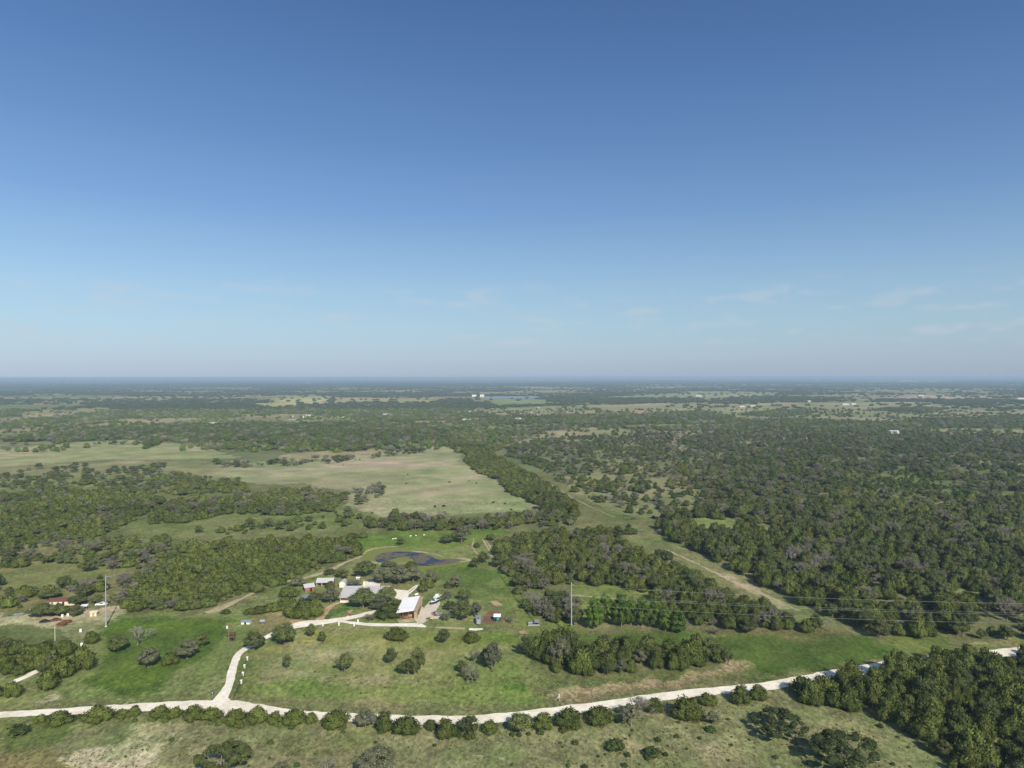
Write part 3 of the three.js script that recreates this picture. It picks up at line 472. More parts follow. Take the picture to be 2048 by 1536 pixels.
// trees picked out one by one: kind, foot x, foot y, width and height in pixels of the photograph, label
const EACH = [
  ['O', 236, 1309, 45, 33, 'round oak with pale trunk in the bright green field, left of the bare tree'], ['D', 275, 1296, 50, 36, 'leafless pale tree standing in the bright green field'],
  ['G', 297, 1341, 46, 42, 'grey-green oak with thick pale trunk in the middle of the green field'], ['J', 340, 1333, 34, 27, 'low juniper joined to the big oak in the green field'],
  ['G', 374, 1325, 48, 42, 'big grey-green oak at the right side of the green field'], ['O', 404, 1297, 32, 26, 'small oak touching the big oak at the right side of the green field'],
  ['J', 184, 1290, 32, 26, 'juniper at the left edge of the green field below the steel pole'], ['J', 166, 1345, 48, 48, 'tall dark juniper at the left edge of the green field'], ['J', 124, 1362, 44, 46, 'dark juniper left of the green field, second from the road'], ['J', 96, 1384, 40, 42, 'dark juniper left of the green field, nearest the road'],
  ['T', 90, 1338, 30, 26, 'pale grey-green bush beside the homestead lane'],
  ['O', 508, 1306, 42, 38, 'dense oak beside the bend of the driveway'], ['O', 568, 1296, 54, 44, 'large round oak standing alone above the driveway bend'],
  ['O', 622, 1277, 22, 27, 'slim young tree near the top of the meadow, left of two'], ['O', 644, 1288, 18, 23, 'slim young tree near the top of the meadow, right of two'],
  ['O', 574, 1342, 18, 32, 'narrow upright tree alone in the left part of the meadow'], ['O', 689, 1350, 34, 42, 'dark tree alone in the middle of the meadow'], ['J', 793, 1284, 46, 26, 'wide low juniper in the meadow below the white track'],
  ['O', 781, 1332, 28, 33, 'small round tree left of the leaning clump in the meadow'], ['O', 816, 1356, 44, 34, 'left half of the leaning clump of trees in the meadow'], ['O', 836, 1352, 30, 50, 'tall right half of the leaning clump of trees in the meadow'],
  ['O', 888, 1290, 28, 28, 'small spreading tree at the top right of the meadow'], ['J', 943, 1288, 36, 23, 'flat dark tree at the right of the meadow below the trailer'],
  ['G', 984, 1346, 40, 54, 'tall grey-green tree at the right of the meadow'], ['O', 972, 1322, 24, 24, 'dark bush touching the tall grey-green tree in the meadow'], ['T', 948, 1328, 20, 26, 'thin pale tree left of the tall grey-green tree in the meadow'],
  ['O', 924, 1350, 24, 27, 'dark bush at the left of the small group in the right meadow'], ['T', 946, 1371, 28, 33, 'grey thin tree at the bottom of the right meadow'],
  ['O', 84, 1239, 52, 28, 'broad oak in front of the left end of the red roof house'], ['O', 116, 1237, 50, 28, 'broad oak in front of the red roof house above the parked cars'], ['G', 150, 1232, 34, 20, 'small oak beside the canopy at the homestead'], ['O', 156, 1214, 40, 24, 'oak at the right end of the red roof house'], ['O', 98, 1203, 46, 26, 'oak behind the left part of the red roof house'],
  // round the house
  ['O', 729, 1158, 46, 35, 'dense dark oak standing alone behind the house'], ['G', 766, 1172, 50, 36, 'left crown of the wide grey-green oaks behind the house'], ['G', 797, 1174, 52, 40, 'middle crown of the wide grey-green oaks behind the house'], ['G', 826, 1168, 44, 32, 'right crown of the wide grey-green oaks behind the house'],
  ['G', 862, 1173, 36, 28, 'grey-green oak right of the yard track'], ['J', 846, 1186, 20, 25, 'dark juniper beside the yard track'], ['J', 858, 1178, 22, 20, 'juniper in front of the oak right of the yard track'], ['J', 822, 1138, 26, 15, 'dark juniper on the south bank of the pond'], ['G', 778, 1137, 30, 14, 'pale oak on the south bank of the pond'],
  ['O', 684, 1159, 30, 20, 'oak behind the red shed'], ['O', 658, 1152, 26, 14, 'low oak behind the red barn roof'], ['T', 706, 1175, 30, 17, 'purplish bush right of the white shed'], ['J', 660, 1179, 19, 16, 'small juniper in front of the red barn'],
  ['O', 726, 1222, 58, 40, 'large oak covering the front of the house'], ['O', 772, 1213, 40, 40, 'oak at the right end of the house'], ['G', 757, 1224, 38, 28, 'grey-green oak between the large oak and the right end oak'], ['J', 776, 1241, 52, 31, 'wide dark juniper in front of the barn'], ['O', 792, 1216, 22, 19, 'small oak at the left wall of the barn'],
  ['G', 662, 1211, 36, 36, 'oak at the left end of the house'], ['O', 630, 1207, 30, 22, 'oak between the red sheds and the house'], ['J', 584, 1238, 40, 36, 'left juniper of the dense clump above the orange clearing'], ['J', 606, 1240, 42, 40, 'middle juniper of the dense clump above the orange clearing'], ['J', 630, 1236, 36, 36, 'right juniper of the dense clump above the orange clearing'],
  ['J', 578, 1199, 42, 25, 'juniper left of the red sheds'], ['G', 597, 1177, 32, 22, 'grey oak above the small red barn'], ['J', 570, 1215, 28, 20, 'juniper left of the dense clump'], ['S', 655, 1239, 9, 9, 'small round dark bush beside the lawn'],
  ['J', 520, 1230, 34, 18, 'low juniper left of the orange clearing'], ['J', 545, 1226, 36, 20, 'low juniper right of the hillside path'], ['J', 500, 1231, 26, 14, 'low bush beside the hillside path'], ['S', 452, 1230, 20, 12, 'small bush alone beside the lower hillside path'],
  ['G', 910, 1180, 34, 28, 'oak with white trunk on the grass right of the barn'], ['J', 897, 1179, 16, 15, 'dark juniper at the left of the white trunk oak'], ['T', 892, 1206, 26, 25, 'grey thin tree right of the parked boat'], ['O', 930, 1205, 30, 25, 'tree on the grass between the barn and the dirt pen'], ['O', 900, 1223, 28, 20, 'dark tree right of the lumber heap'],
  ['O', 926, 1246, 44, 42, 'tall dark tree left of the grey trailer'], ['T', 890, 1244, 22, 18, 'grey shrub beside the gravel yard'], ['G', 950, 1238, 28, 32, 'grey tree behind the grey trailer'], ['T', 741, 1243, 22, 13, 'low grey shrub on the bank above the lower white track'], ['T', 1020, 1248, 14, 14, 'small bare bush right of the dirt pen'],
  // pond
  ['O', 802, 1091, 17, 14, 'small dark tree on the north bank of the pond'], ['O', 893, 1089, 30, 19, 'low crown left of the large tree north-east of the pond'], ['G', 923, 1089, 42, 36, 'large tree on the grass north-east of the pond'], ['J', 954, 1096, 14, 10, 'small green bush between the two tracks'], ['O', 982, 1083, 22, 15, 'dark tree at the right of the north track'], ['J', 998, 1092, 18, 14, 'low juniper at the thicket corner by the north track'],
  ['O', 967, 1129, 23, 25, 'dark tree at the east end of the pond, right of two'], ['O', 949, 1138, 21, 21, 'dark tree at the east end of the pond, left of two'], ['O', 996, 1137, 30, 27, 'dark tree at the thicket corner beside the north track'],
  ['T', 690, 1115, 38, 24, 'grey crown at the edge of the thicket left of the pond'], ['J', 712, 1113, 22, 19, 'dark juniper at the edge of the thicket left of the pond'], ['J', 726, 1077, 20, 14, 'dark juniper above the thicket north of the pond'], ['J', 704, 1078, 26, 12, 'low juniper above the thicket north of the pond'], ['J', 1259, 1070, 32, 14, 'wide juniper alone on the grass near the far property corner'], ['S', 1258, 1056, 10, 9, 'small bush near the far property corner'], ['S', 991, 1060, 14, 8, 'small bush on the grass north of the thicket'],
  // tall bright row
  ['B', 1190, 1263, 36, 58, 'bright leafy tree standing forward at the left of the row'], ['B', 1212, 1250, 36, 52, 'bright leafy tree behind the forward one, left end of the row'], ['B', 1243, 1258, 38, 60, 'tallest bright leafy tree at the left of the gap in the row'], ['B', 1262, 1254, 30, 50, 'bright leafy tree in the row, second right of the gap'], ['B', 1284, 1257, 36, 54, 'bright leafy tree in the row, third right of the gap'], ['B', 1310, 1258, 34, 50, 'bright leafy tree in the row, fourth right of the gap'], ['B', 1331, 1265, 30, 46, 'bright leafy tree second from the right end of the row'], ['B', 1356, 1270, 34, 46, 'bright round leafy tree at the right end of the row'],
  ['O', 1496, 1271, 40, 32, 'dark tree in front of the thicket right of the bright row'], ['J', 1551, 1262, 26, 24, 'small juniper at the lower edge of the east thicket'], ['O', 1612, 1262, 22, 18, 'bright small tree at the lower edge of the east thicket'], ['D', 1662, 1267, 26, 24, 'bare pale tree at the right end of the east thicket'], ['T', 1432, 1270, 20, 14, 'small grey bush on the field edge right of the bright row'],
  // south of the road
  ['J', 119, 1455, 52, 31, 'dark juniper below the road at the far left'], ['J', 82, 1448, 26, 18, 'low juniper touching the dark one at the far left of the road'], ['S', 37, 1476, 44, 26, 'dense green bush in the grass at the far left'],
  ['G', 560, 1560, 44, 30, 'bright bush at the bottom edge left of centre'], ['L', 445, 1566, 104, 76, 'large tree with bare branches at the bottom edge'], ['G', 752, 1566, 84, 62, 'grey-green tree at the bottom edge left of centre'], ['D', 656, 1552, 36, 30, 'bare stalks of a bush at the bottom edge'],
  ['L', 1557, 1492, 112, 66, 'large dark oak alone in the grass at lower right'], ['L', 1690, 1556, 132, 84, 'largest dark oak at the bottom edge at lower right'], ['G', 1425, 1453, 32, 27, 'grey-green bush beside the large oak at lower right'], ['S', 1421, 1466, 26, 13, 'bright green bush below the grey-green one'],
  ['S', 1232, 1506, 42, 27, 'dark bush beside the pale bare patch in the lower grass'], ['S', 1302, 1518, 36, 22, 'dark bush right of the pale bare patch in the lower grass'],
  ['J', 1374, 1446, 62, 46, 'large pointed juniper below the road'], ['J', 1415, 1415, 38, 27, 'juniper below the road, left of the rounded pair'], ['J', 1481, 1412, 38, 37, 'rounded juniper of the pair below the road, left one'], ['J', 1517, 1404, 37, 33, 'rounded juniper of the pair below the road, right one'],
  ['J', 1610, 1400, 64, 43, 'broad juniper at the front of the lower right forest'], ['J', 1657, 1398, 36, 35, 'juniper second at the front of the lower right forest'], ['J', 1692, 1396, 42, 38, 'juniper third at the front of the lower right forest'],
  // the roadside row
  ...[[196, 1450, 68, 36], [246, 1441, 34, 22], [269, 1435, 26, 23], [319, 1439, 37, 27], [349, 1439, 30, 24], [388, 1446, 46, 32], [424, 1444, 42, 27]].reverse().map(([x, y, w, h], i) => ['J', x, y, w, h, `${['first', 'second', 'third', 'fourth', 'fifth', 'sixth', 'seventh'][i]} juniper left of the driveway mouth in the roadside row`]),
  ...[['J', 471, 1445, 42, 25], ['J', 515, 1450, 46, 35], ['J', 550, 1451, 32, 26], ['J', 590, 1454, 54, 34], ['J', 623, 1450, 24, 25], ['J', 670, 1460, 57, 37], ['G', 731, 1463, 50, 41], ['J', 768, 1468, 40, 41], ['J', 812, 1474, 57, 39], ['J', 862, 1463, 28, 23], ['J', 893, 1483, 43, 43], ['O', 937, 1478, 45, 45], ['J', 980, 1471, 40, 27], ['O', 1040, 1474, 58, 46], ['J', 1086, 1463, 42, 35], ['J', 1136, 1458, 55, 39], ['J', 1199, 1454, 60, 40], ['T', 1262, 1462, 54, 58], ['J', 1308, 1429, 37, 31]].map(([k, x, y, w, h], i) => [k, x, y, w, h, `${['first', 'second', 'third', 'fourth', 'fifth', 'sixth', 'seventh', 'eighth', 'ninth', 'tenth', 'eleventh', 'twelfth', 'thirteenth', 'fourteenth', 'fifteenth', 'sixteenth', 'seventeenth', 'eighteenth', 'nineteenth'][i]} ${k === 'J' ? 'juniper' : k === 'T' ? 'grey half bare tree' : 'oak'} right of the driveway mouth in the roadside row`]),
];
for (const [k, x, y, w, h, label] of EACH) {
  const dep = (y - YINF) / F, s = Math.sin(Math.atan(dep)), up = 0.36 * w * s, p = at(x, y - up), m = pm(p), roadside = label.includes('roadside');
  ALL.push({ k, x: p.x, z: p.z, W: w / m * (roadside ? 1.1 : 1.12), H: Math.max(0.4, (h - up * 0.8 - 0.1 * w * s) / Math.cos(Math.atan(dep)) / m * (roadside ? 1.08 : 1.14)), label, must: true, group: roadside ? 'junipers and oaks in a row along the road' : label.includes('row') && k === 'B' ? 'bright leafy trees in a row beside the field' : undefined });
}
// woods and scattered trees by area: outline on the ground, spacing, share filled, kinds, width range, height over width, what they are
const AREAS = [
  [poly(238, 1224, 400, 1222, 440, 1208, 490, 1190, 560, 1172, 600, 1152, 662, 1130, 722, 1112, 716, 1094, 655, 1084, 480, 1089, 352, 1097, 300, 1146), 5.0, 0.93, 'JJJJJJJJJO', [5.5, 9], [0.65, 0.95], 'in the dense thicket left of the pond', [], 0.35],
  [poly(300, 1226, 400, 1223, 385, 1210, 300, 1208), 6, 0.45, 'T', [6, 8], [0.6, 0.8], 'at the thicket front above green field', [], 0],
  [poly(985, 1104, 1025, 1084, 1110, 1077, 1240, 1072, 1240, 1092, 1288, 1108, 1362, 1136, 1405, 1166, 1446, 1192, 1512, 1218, 1552, 1238, 1596, 1252, 1680, 1266, 1640, 1270, 1560, 1262, 1500, 1260, 1390, 1258, 1376, 1235, 1312, 1216, 1290, 1190, 1240, 1174, 1140, 1169, 1105, 1171, 1062, 1192, 1036, 1190, 1020, 1160, 1008, 1150, 1000, 1122), 5.4, 0.9, 'JJJJJJJJOOOT', [6, 9.5], [0.75, 1.1], 'in the big thicket right of the pond', [], 0.4],
  [poly(1052, 1218, 1110, 1198, 1142, 1212, 1172, 1232, 1180, 1252, 1130, 1258, 1092, 1246, 1062, 1232), 5.2, 0.92, 'OOGJOJOT', [6, 9], [0.85, 1.1], 'in the grove left of the bright row', [], 0],
  [poly(1046, 1314, 1064, 1304, 1130, 1294, 1210, 1296, 1290, 1306, 1350, 1316, 1435, 1316, 1464, 1326, 1458, 1332, 1400, 1335, 1350, 1340, 1290, 1346, 1250, 1350, 1150, 1355, 1125, 1362, 1108, 1346, 1100, 1326, 1066, 1320), 4.8, 0.93, 'JJJJOJJG', [5.5, 10], [0.9, 1.25], 'in the dark grove right of the meadow', [], 0],
  [poly(1300, 1062, 1400, 1108, 1520, 1168, 1640, 1226, 1760, 1280, 1830, 1276, 1930, 1288, 2060, 1284, 2250, 1284, 2250, 1060, 1700, 1010, 1500, 1010, 1330, 1040), 6.4, 0.82, 'JJJJJJJOOOOOOT', [6, 10.5], [0.85, 1.2], 'in the forest right of the property', [poly(1365, 1056, 1400, 1036, 1500, 1044, 1480, 1060, 1400, 1064), poly(1505, 1064, 1530, 1050, 1590, 1058, 1580, 1068), poly(1902, 1204, 1912, 1176, 1960, 1186, 1968, 1206), poly(1600, 1165, 1700, 1150, 1640, 1150)], 0.5],
  [poly(1500, 1010, 1700, 1010, 2250, 1060, 2250, 872, 1700, 868, 1400, 868, 1420, 960), 8, 0.68, 'JJJJJOOOOOOGBTT', [6, 10], [0.7, 0.95], 'in the far forest right of the property', [poly(1690, 962, 1780, 932, 1850, 952, 1960, 987, 1900, 1002, 1760, 987)], 0.75],
  [poly(1690, 962, 1780, 932, 1850, 952, 1960, 987, 1900, 1002, 1760, 987), 6, 0.6, 'SSSOB', [3.5, 7], [0.6, 0.9], 'on the bright brushy clearing', [], 0.4],
  [poly(992, 905, 1070, 880, 1260, 868, 1420, 868, 1430, 960, 1500, 1010, 1400, 1038, 1262, 1038, 1205, 1008, 1150, 985, 1096, 952, 1046, 925), 8.5, 0.6, 'JJJOOTSG', [4.5, 9.5], [0.65, 0.9], 'on the savannah beyond the boundary', [], 0.5],
  [poly(1600, 1406, 1700, 1370, 1780, 1348, 1870, 1326, 1930, 1319, 1990, 1325, 2120, 1316, 2300, 1400, 2300, 1700, 1990, 1640, 1900, 1545, 1835, 1478, 1760, 1436, 1650, 1416), 4.9, 0.96, 'JJJJJJO', [5.5, 9.5], [0.85, 1.2], 'in the dark forest at lower right', [], 0],
  [poly(-80, 1006, 100, 982, 300, 990, 330, 1004, 270, 1042, 190, 1076, 60, 1092, -80, 1100), 6.2, 0.92, 'JJJJJJJJJJOOT', [6, 9.5], [0.6, 0.85], 'in the dense juniper belt at far left', [], 0.3],
  [poly(330, 1006, 480, 992, 620, 980, 688, 996, 664, 1024, 560, 1034, 450, 1028, 380, 1046, 290, 1050), 6.2, 0.9, 'JJJJJOT', [6, 9], [0.6, 0.85], 'in the belt below the big pasture', [], 0.3],
  [poly(-80, 960, 120, 930, 250, 935, 330, 930, 330, 950, 420, 955, 440, 975, 340, 992, 100, 984, -80, 1000), 11, 0.55, 'OOOJG', [7, 11], [0.55, 0.75], 'on the slope left of the big pasture', [], 0.6],
  [poly(330, 955, 480, 960, 500, 985, 340, 995, 250, 985), 7, 0.5, 'JJO', [6, 9], [0.6, 0.8], 'in the grove left of the big pasture', [], 0.5],
  [poly(-80, 1100, 60, 1094, 200, 1080, 340, 1080, 300, 1120, 250, 1190, 200, 1215, 60, 1220, -80, 1225), 7.6, 0.72, 'OOJJOJST', [5.5, 10], [0.55, 0.85], 'on the slope above the homestead', [poly(0, 1140, 130, 1128, 170, 1150, 110, 1175, 0, 1185), poly(70, 1203, 150, 1198, 150, 1222, 70, 1222)], 0.5],
  [poly(230, 1226, 300, 1150, 345, 1090, 300, 1095, 250, 1160, 205, 1216), 6, 0.7, 'JOTT', [5, 8], [0.6, 0.8], 'at the left boundary by the thicket', [], 0],
  [poly(-80, 1294, 0, 1286, 40, 1296, 100, 1300, 150, 1312, 100, 1345, 30, 1350, -80, 1356), 5.2, 0.92, 'JJJO', [6, 9], [0.7, 0.9], 'in the grove below the homestead', [], 0],
  [poly(-80, 1400, 20, 1372, 45, 1372, 20, 1400, -80, 1415), 5.5, 0.9, 'J', [6, 8], [0.7, 0.9], 'at the left homestead lane', [], 0],
  [poly(70, 1240, 170, 1228, 170, 1236, 80, 1242), 5.5, 0.9, 'O', [6, 8], [0.6, 0.8], 'behind the parked homestead cars', [], 0],
  [poly(880, 888, 945, 892, 1016, 927, 1076, 962, 1124, 992, 1152, 1012, 1158, 1040, 1088, 1040, 1080, 1014, 1020, 988, 1000, 963, 950, 943, 930, 923, 940, 912), 6.2, 0.93, 'JJJJO', [7, 10], [0.65, 0.9], 'in the wide hedgerow along the pasture', [], 0],
  [poly(735, 1052, 800, 1034, 860, 1042, 920, 1048, 1000, 1034, 1100, 1036, 1160, 1042, 1150, 1052, 900, 1064, 760, 1064), 6, 0.8, 'JOOTJ', [6, 9.5], [0.7, 0.95], 'in the tree line along the far boundary', [], 0],
  [poly(480, 1070, 700, 1055, 760, 1040, 700, 1020, 600, 1035, 480, 1050, 350, 1070), 9, 0.5, 'OJOS', [5, 9], [0.6, 0.85], 'on the grass beyond the far boundary', [], 0.5],
  [poly(680, 995, 760, 970, 770, 990, 720, 1012), 9, 0.6, 'TTO', [8, 11], [0.6, 0.8], 'at the corner of the big pasture', [], 0],
  [poly(1030, 1068, 1240, 1060, 1240, 1072, 1100, 1076), 6.5, 0.7, 'JO', [6, 9], [0.7, 0.9], "along the big thicket's far edge", [], 0],
  [poly(430, 928, 560, 926, 700, 915, 850, 897, 850, 905, 700, 925, 560, 935, 440, 937), 11, 0.6, 'TTOO', [9, 14], [0.55, 0.7], 'along the far side of the pasture', [], 0.4],
  [poly(290, 900, 340, 882, 480, 884, 560, 896, 700, 905, 790, 894, 800, 884, 905, 888, 900, 862, 700, 850, 400, 852, 100, 862, 0, 884, 160, 884, 280, 880), 9, 0.88, 'OOOBJT', [8, 13], [0.65, 0.85], 'in the wood beyond the big pasture', [], 0.3],
];
const WORD = { J: 'dark juniper', O: 'green oak', G: 'grey-green oak', L: 'large oak', B: 'bright leafy tree', T: 'grey twiggy tree', D: 'bare tree', S: 'low shrub' };
AREAS.forEach(([p, sp, fill, mix, w, hw, where, holes, clump], n) => {
  const r = rng(900 + n), xs = p.map((q) => q[0]), zs = p.map((q) => q[1]);
  for (let z = Math.min(...zs); z < Math.max(...zs); z += sp) for (let x = Math.min(...xs); x < Math.max(...xs); x += sp) {
    const qx = x + (r() - 0.5) * sp * 0.9, qz = z + (r() - 0.5) * sp * 0.9, a = r(), b = r(), c = r(), d = r();
    if (!inside(p, qx, qz) || holes.some((h) => inside(h, qx, qz))) continue;
    if (a > fill + (clump ? (fbm(qx / 34, qz / 34, 77, 2) - 0.5) * 2.6 * clump : 0)) continue;
    const k = mix[Math.floor(b * mix.length)], W = lerp(w[0] * 0.72, w[1] * 1.16, Math.pow(c, 1.25)) * (k === 'S' ? 0.8 : 1);
    const fx = (qx - Math.min(...xs)) / (Math.max(...xs) - Math.min(...xs)), fz = (Math.max(...zs) - qz) / (Math.max(...zs) - Math.min(...zs)), H = W * lerp(hw[0], hw[1], d) * (k === 'J' ? 0.95 : 1);
    const size = c < 0.2 ? 'small' : c < 0.4 ? 'smallish' : c < 0.6 ? 'middling' : c < 0.8 ? 'broad' : 'huge', tall = d < 0.33 ? 'low' : d < 0.66 ? 'round' : 'tall', row = fz < 0.2 ? 'front' : fz < 0.4 ? 'fore' : fz < 0.6 ? 'middle' : fz < 0.8 ? 'rear' : 'hindmost', side = fx < 0.2 ? 'far left' : fx < 0.4 ? 'left' : fx < 0.6 ? 'central' : fx < 0.8 ? 'right' : 'far right';
    ALL.push({ k, x: qx, z: qz, W, H, label: `${size} ${tall} ${WORD[k]} ${where}, ${row} ${side}`, group: WORD[k] + 's ' + where });
  }
});
// low shrubs in the rough grass south of the road and sprinkled over the pastures
{
  const r = rng(4242), S = poly(-60, 1470, 400, 1462, 900, 1490, 1100, 1480, 1300, 1450, 1560, 1420, 1780, 1450, 1880, 1560, -60, 1600);
  for (let i = 0; i < 900; i++) { const p = at(lerp(-60, 1900, r()), lerp(1430, 1600, r())), dens = fbm(p.x / 22, p.z / 22, 93, 2), q = r(), w = r(), right = smooth(p.x, -60, 80); if (!inside(S, p.x, p.z) || q > 0.05 + 0.22 * right + (dens - 0.5) * 0.5) continue; const W = 0.8 + 1.7 * w * w; ALL.push({ k: 'S', x: p.x, z: p.z, W, H: W * 0.7, label: `${W < 1.2 ? 'tiny' : W < 1.8 ? 'small' : 'larger'} dark shrub in the rough grass below the road, ${p.x < -60 ? 'left' : p.x < 0 ? 'inner left' : p.x < 60 ? 'inner right' : 'right'}, ${p.z > -215 ? 'bottom' : p.z > -232 ? 'midway' : 'upper'}`, group: 'shrubs in the rough grass below the road' }); }
  for (let i = 0; i < 22; i++) { const p = at(lerp(430, 1090, r()), lerp(915, 1030, r())); if (!FIELDS.some((f) => inside(f, p.x, p.z))) continue; ALL.push({ k: 'S', x: p.x, z: p.z, W: 1.5 + 3 * r(), H: 1 + 1.3 * r(), label: 'small shrub sprinkled over the big pasture', group: 'shrubs on the big pasture' }); }
  const ROAD = [[180, 1440], [300, 1433], [420, 1440], [500, 1446], [640, 1452], [760, 1462], [900, 1468], [1040, 1466], [1150, 1450], [1260, 1436]];
  for (let i = 0; i < 60; i++) { const t = r() * 8.999, a = Math.floor(t), px = lerp(ROAD[a][0], ROAD[a + 1][0], t - a), p = at(px, lerp(ROAD[a][1], ROAD[a + 1][1], t - a) + 2 + 9 * r()), W = 1.6 + 3.2 * r() * r(); ALL.push({ k: r() < 0.75 ? 'J' : 'S', x: p.x, z: p.z, W, H: W * (0.5 + 0.45 * r()), label: `${W < 2.2 ? 'tiny' : W < 3.2 ? 'small' : 'middling'} bush filling the roadside row, ${px < 450 ? 'left of the driveway mouth' : px < 800 ? 'right of the driveway mouth' : px < 1050 ? 'near the road bend' : 'right of the road bend'}`, group: 'bushes filling the roadside row' }); }
  for (let i = 0; i < 40; i++) { const p = at(lerp(500, 1090, r()), lerp(1300, 1400, r())), W = 0.5 + 0.7 * r(); ALL.push({ k: 'S', x: p.x, z: p.z, W, H: W * 0.5, label: 'tiny weed clump in the mown meadow', group: 'weed clumps in the meadow' }); }
}
// farther out: woods and savannah by patch
const BELTS = [poly(870, 848, 960, 842, 1100, 838, 1250, 835, 1560, 842, 1720, 852, 1700, 864, 1560, 857, 1400, 849, 1240, 850, 1060, 848, 940, 852), poly(1085, 801, 1130, 797, 1400, 797, 1420, 806, 1240, 808, 1120, 806), poly(1700, 852, 1850, 839, 2150, 832, 2150, 857, 1850, 856), poly(0, 846, 120, 846, 260, 838, 480, 835, 500, 812, 300, 806, 150, 806, 240, 822), poly(700, 842, 720, 815, 880, 808, 940, 820, 940, 842), poly(1740, 822, 1800, 815, 1900, 818, 1860, 826), poly(1480, 830, 1560, 820, 1640, 826, 1560, 836)];
const inBelt = (x, z) => BELTS.some((b) => inside(b, x, z));
{
  const r = rng(777);
  for (let z = -900; z > -2600; z -= 9) { const sp = 9 + (-z - 900) / 1700 * 5; for (let x = z * 0.78; x < -z * 0.78; x += sp) {
    const qx = x + (r() - 0.5) * sp, qz = z + (r() - 0.5) * 12, a = r(), b = r(), c = r(), [px, py] = toPix(qx, 0, qz);
    if (px < -60 || px > 2110 || py > 905) continue;
    if (AREAS.some((A) => inside(A[0], qx, qz))) continue;
    const open = FIELDS.some((f) => inside(f, qx, qz)), id = cell(qx, qz, cellSize(-qz)), clump = fbm(qx / 60, qz / 60, 97, 2);
    const fill = inBelt(qx, qz) ? 0.92 : open ? (clump > 0.56 ? 0.22 : 0.02) : id < 0.5 ? 0.58 + (clump - 0.5) * 1.4 : id < 0.76 ? (clump > 0.52 ? 0.4 : 0.04) : 0.03;
    if (a > fill) continue;
    const k = 'OOOOJJJBT'[Math.floor(b * 9)], W = lerp(7, 13, c); ALL.push({ k, x: qx, z: qz, W, H: W * lerp(0.6, 0.85, b), far: true });
  } }
}
// the 300 of each kind that show largest stand singly; the rest of the woods are one mass
const vary = rng(31337), byKind = {};
for (const t of ALL) { t.seen = t.W / Math.hypot(t.x, t.z); const [px, py] = toPix(t.x, t.H / 2, t.z); t.in = px > -40 && px < 2090 && py < 1570; (byKind[KIND[t.k][0]] ??= []).push(t); }
const MASS = [];
for (const k of Object.keys(byKind)) {
  const l = byKind[k].slice().sort((a, b) => (b.must ? 1 : 0) - (a.must ? 1 : 0) || b.seen - a.seen);
  let n = 0;
  for (const t of l) { if (!t.far && t.in && (t.must || n < 290)) { n++; tree(t.k, t.x, t.z, t.W, t.H, t.label, t.group, vary); } else if (t.in || -t.z < 700) MASS.push(t); }
}
const woodland = new THREE.Group(); woodland.name = 'woodland'; woodland.userData.kind = 'stuff'; woodland.userData.label = 'woods of junipers and oaks spreading to the horizon'; scene.add(woodland);
function scatter(name, geo, list, mat, parent) {   // list of [x, y, z, W, H, turn, tone]
  if (!list.length) return;
  const m = new THREE.InstancedMesh(geo, mat, list.length), o = new THREE.Object3D(), c = new THREE.Color();
  list.forEach(([x, y, z, W, H, turn, tone], i) => { o.position.set(x, y, z); o.rotation.set(0, turn, 0); o.scale.set(W, H, W); o.updateMatrix(); m.setMatrixAt(i, o.matrix); m.setColorAt(i, c.setRGB(...tone)); });
  m.name = name; m.castShadow = m.receiveShadow = true; m.userData.kind = 'stuff'; parent.add(m); return m;
}
{
  const buckets = {};
  for (const t of MASS) { const v = Math.floor(vary() * PROTO[t.k].length), sp = fbm(t.x / 70, t.z / 70, 131, 2), [qx] = toPix(t.x, 0, t.z), f = (t.far ? 1.22 : 1) * (0.84 + 0.34 * vary()) * lerp(1.25, 1.02, smooth(qx, 500, 1300)) * (0.72 + 0.56 * sp), warm = 0.9 + 0.16 * vary() + 0.14 * (sp - 0.5); (buckets[t.k + v] ??= []).push([t.x, -0.05, t.z, t.W, t.H, vary() * 6.283, [f * warm, f, f * (0.9 + 0.2 * vary())]]); }  // left-to-right falloff paints the sun hotspot into the massed crowns too
  const names = { J: 'juniper_woods', O: 'oak_woods', G: 'oak_woods', B: 'leafy_woods', D: 'bare_woods', T: 'grey_woods', S: 'shrub_cover' };
  for (const k of Object.keys(buckets)) { const P = PROTO[k[0]][+k.slice(1)]; scatter(names[k[0]], mergeGeometries([P.crown, P.trunk]), buckets[k], LEAF, woodland); }
}
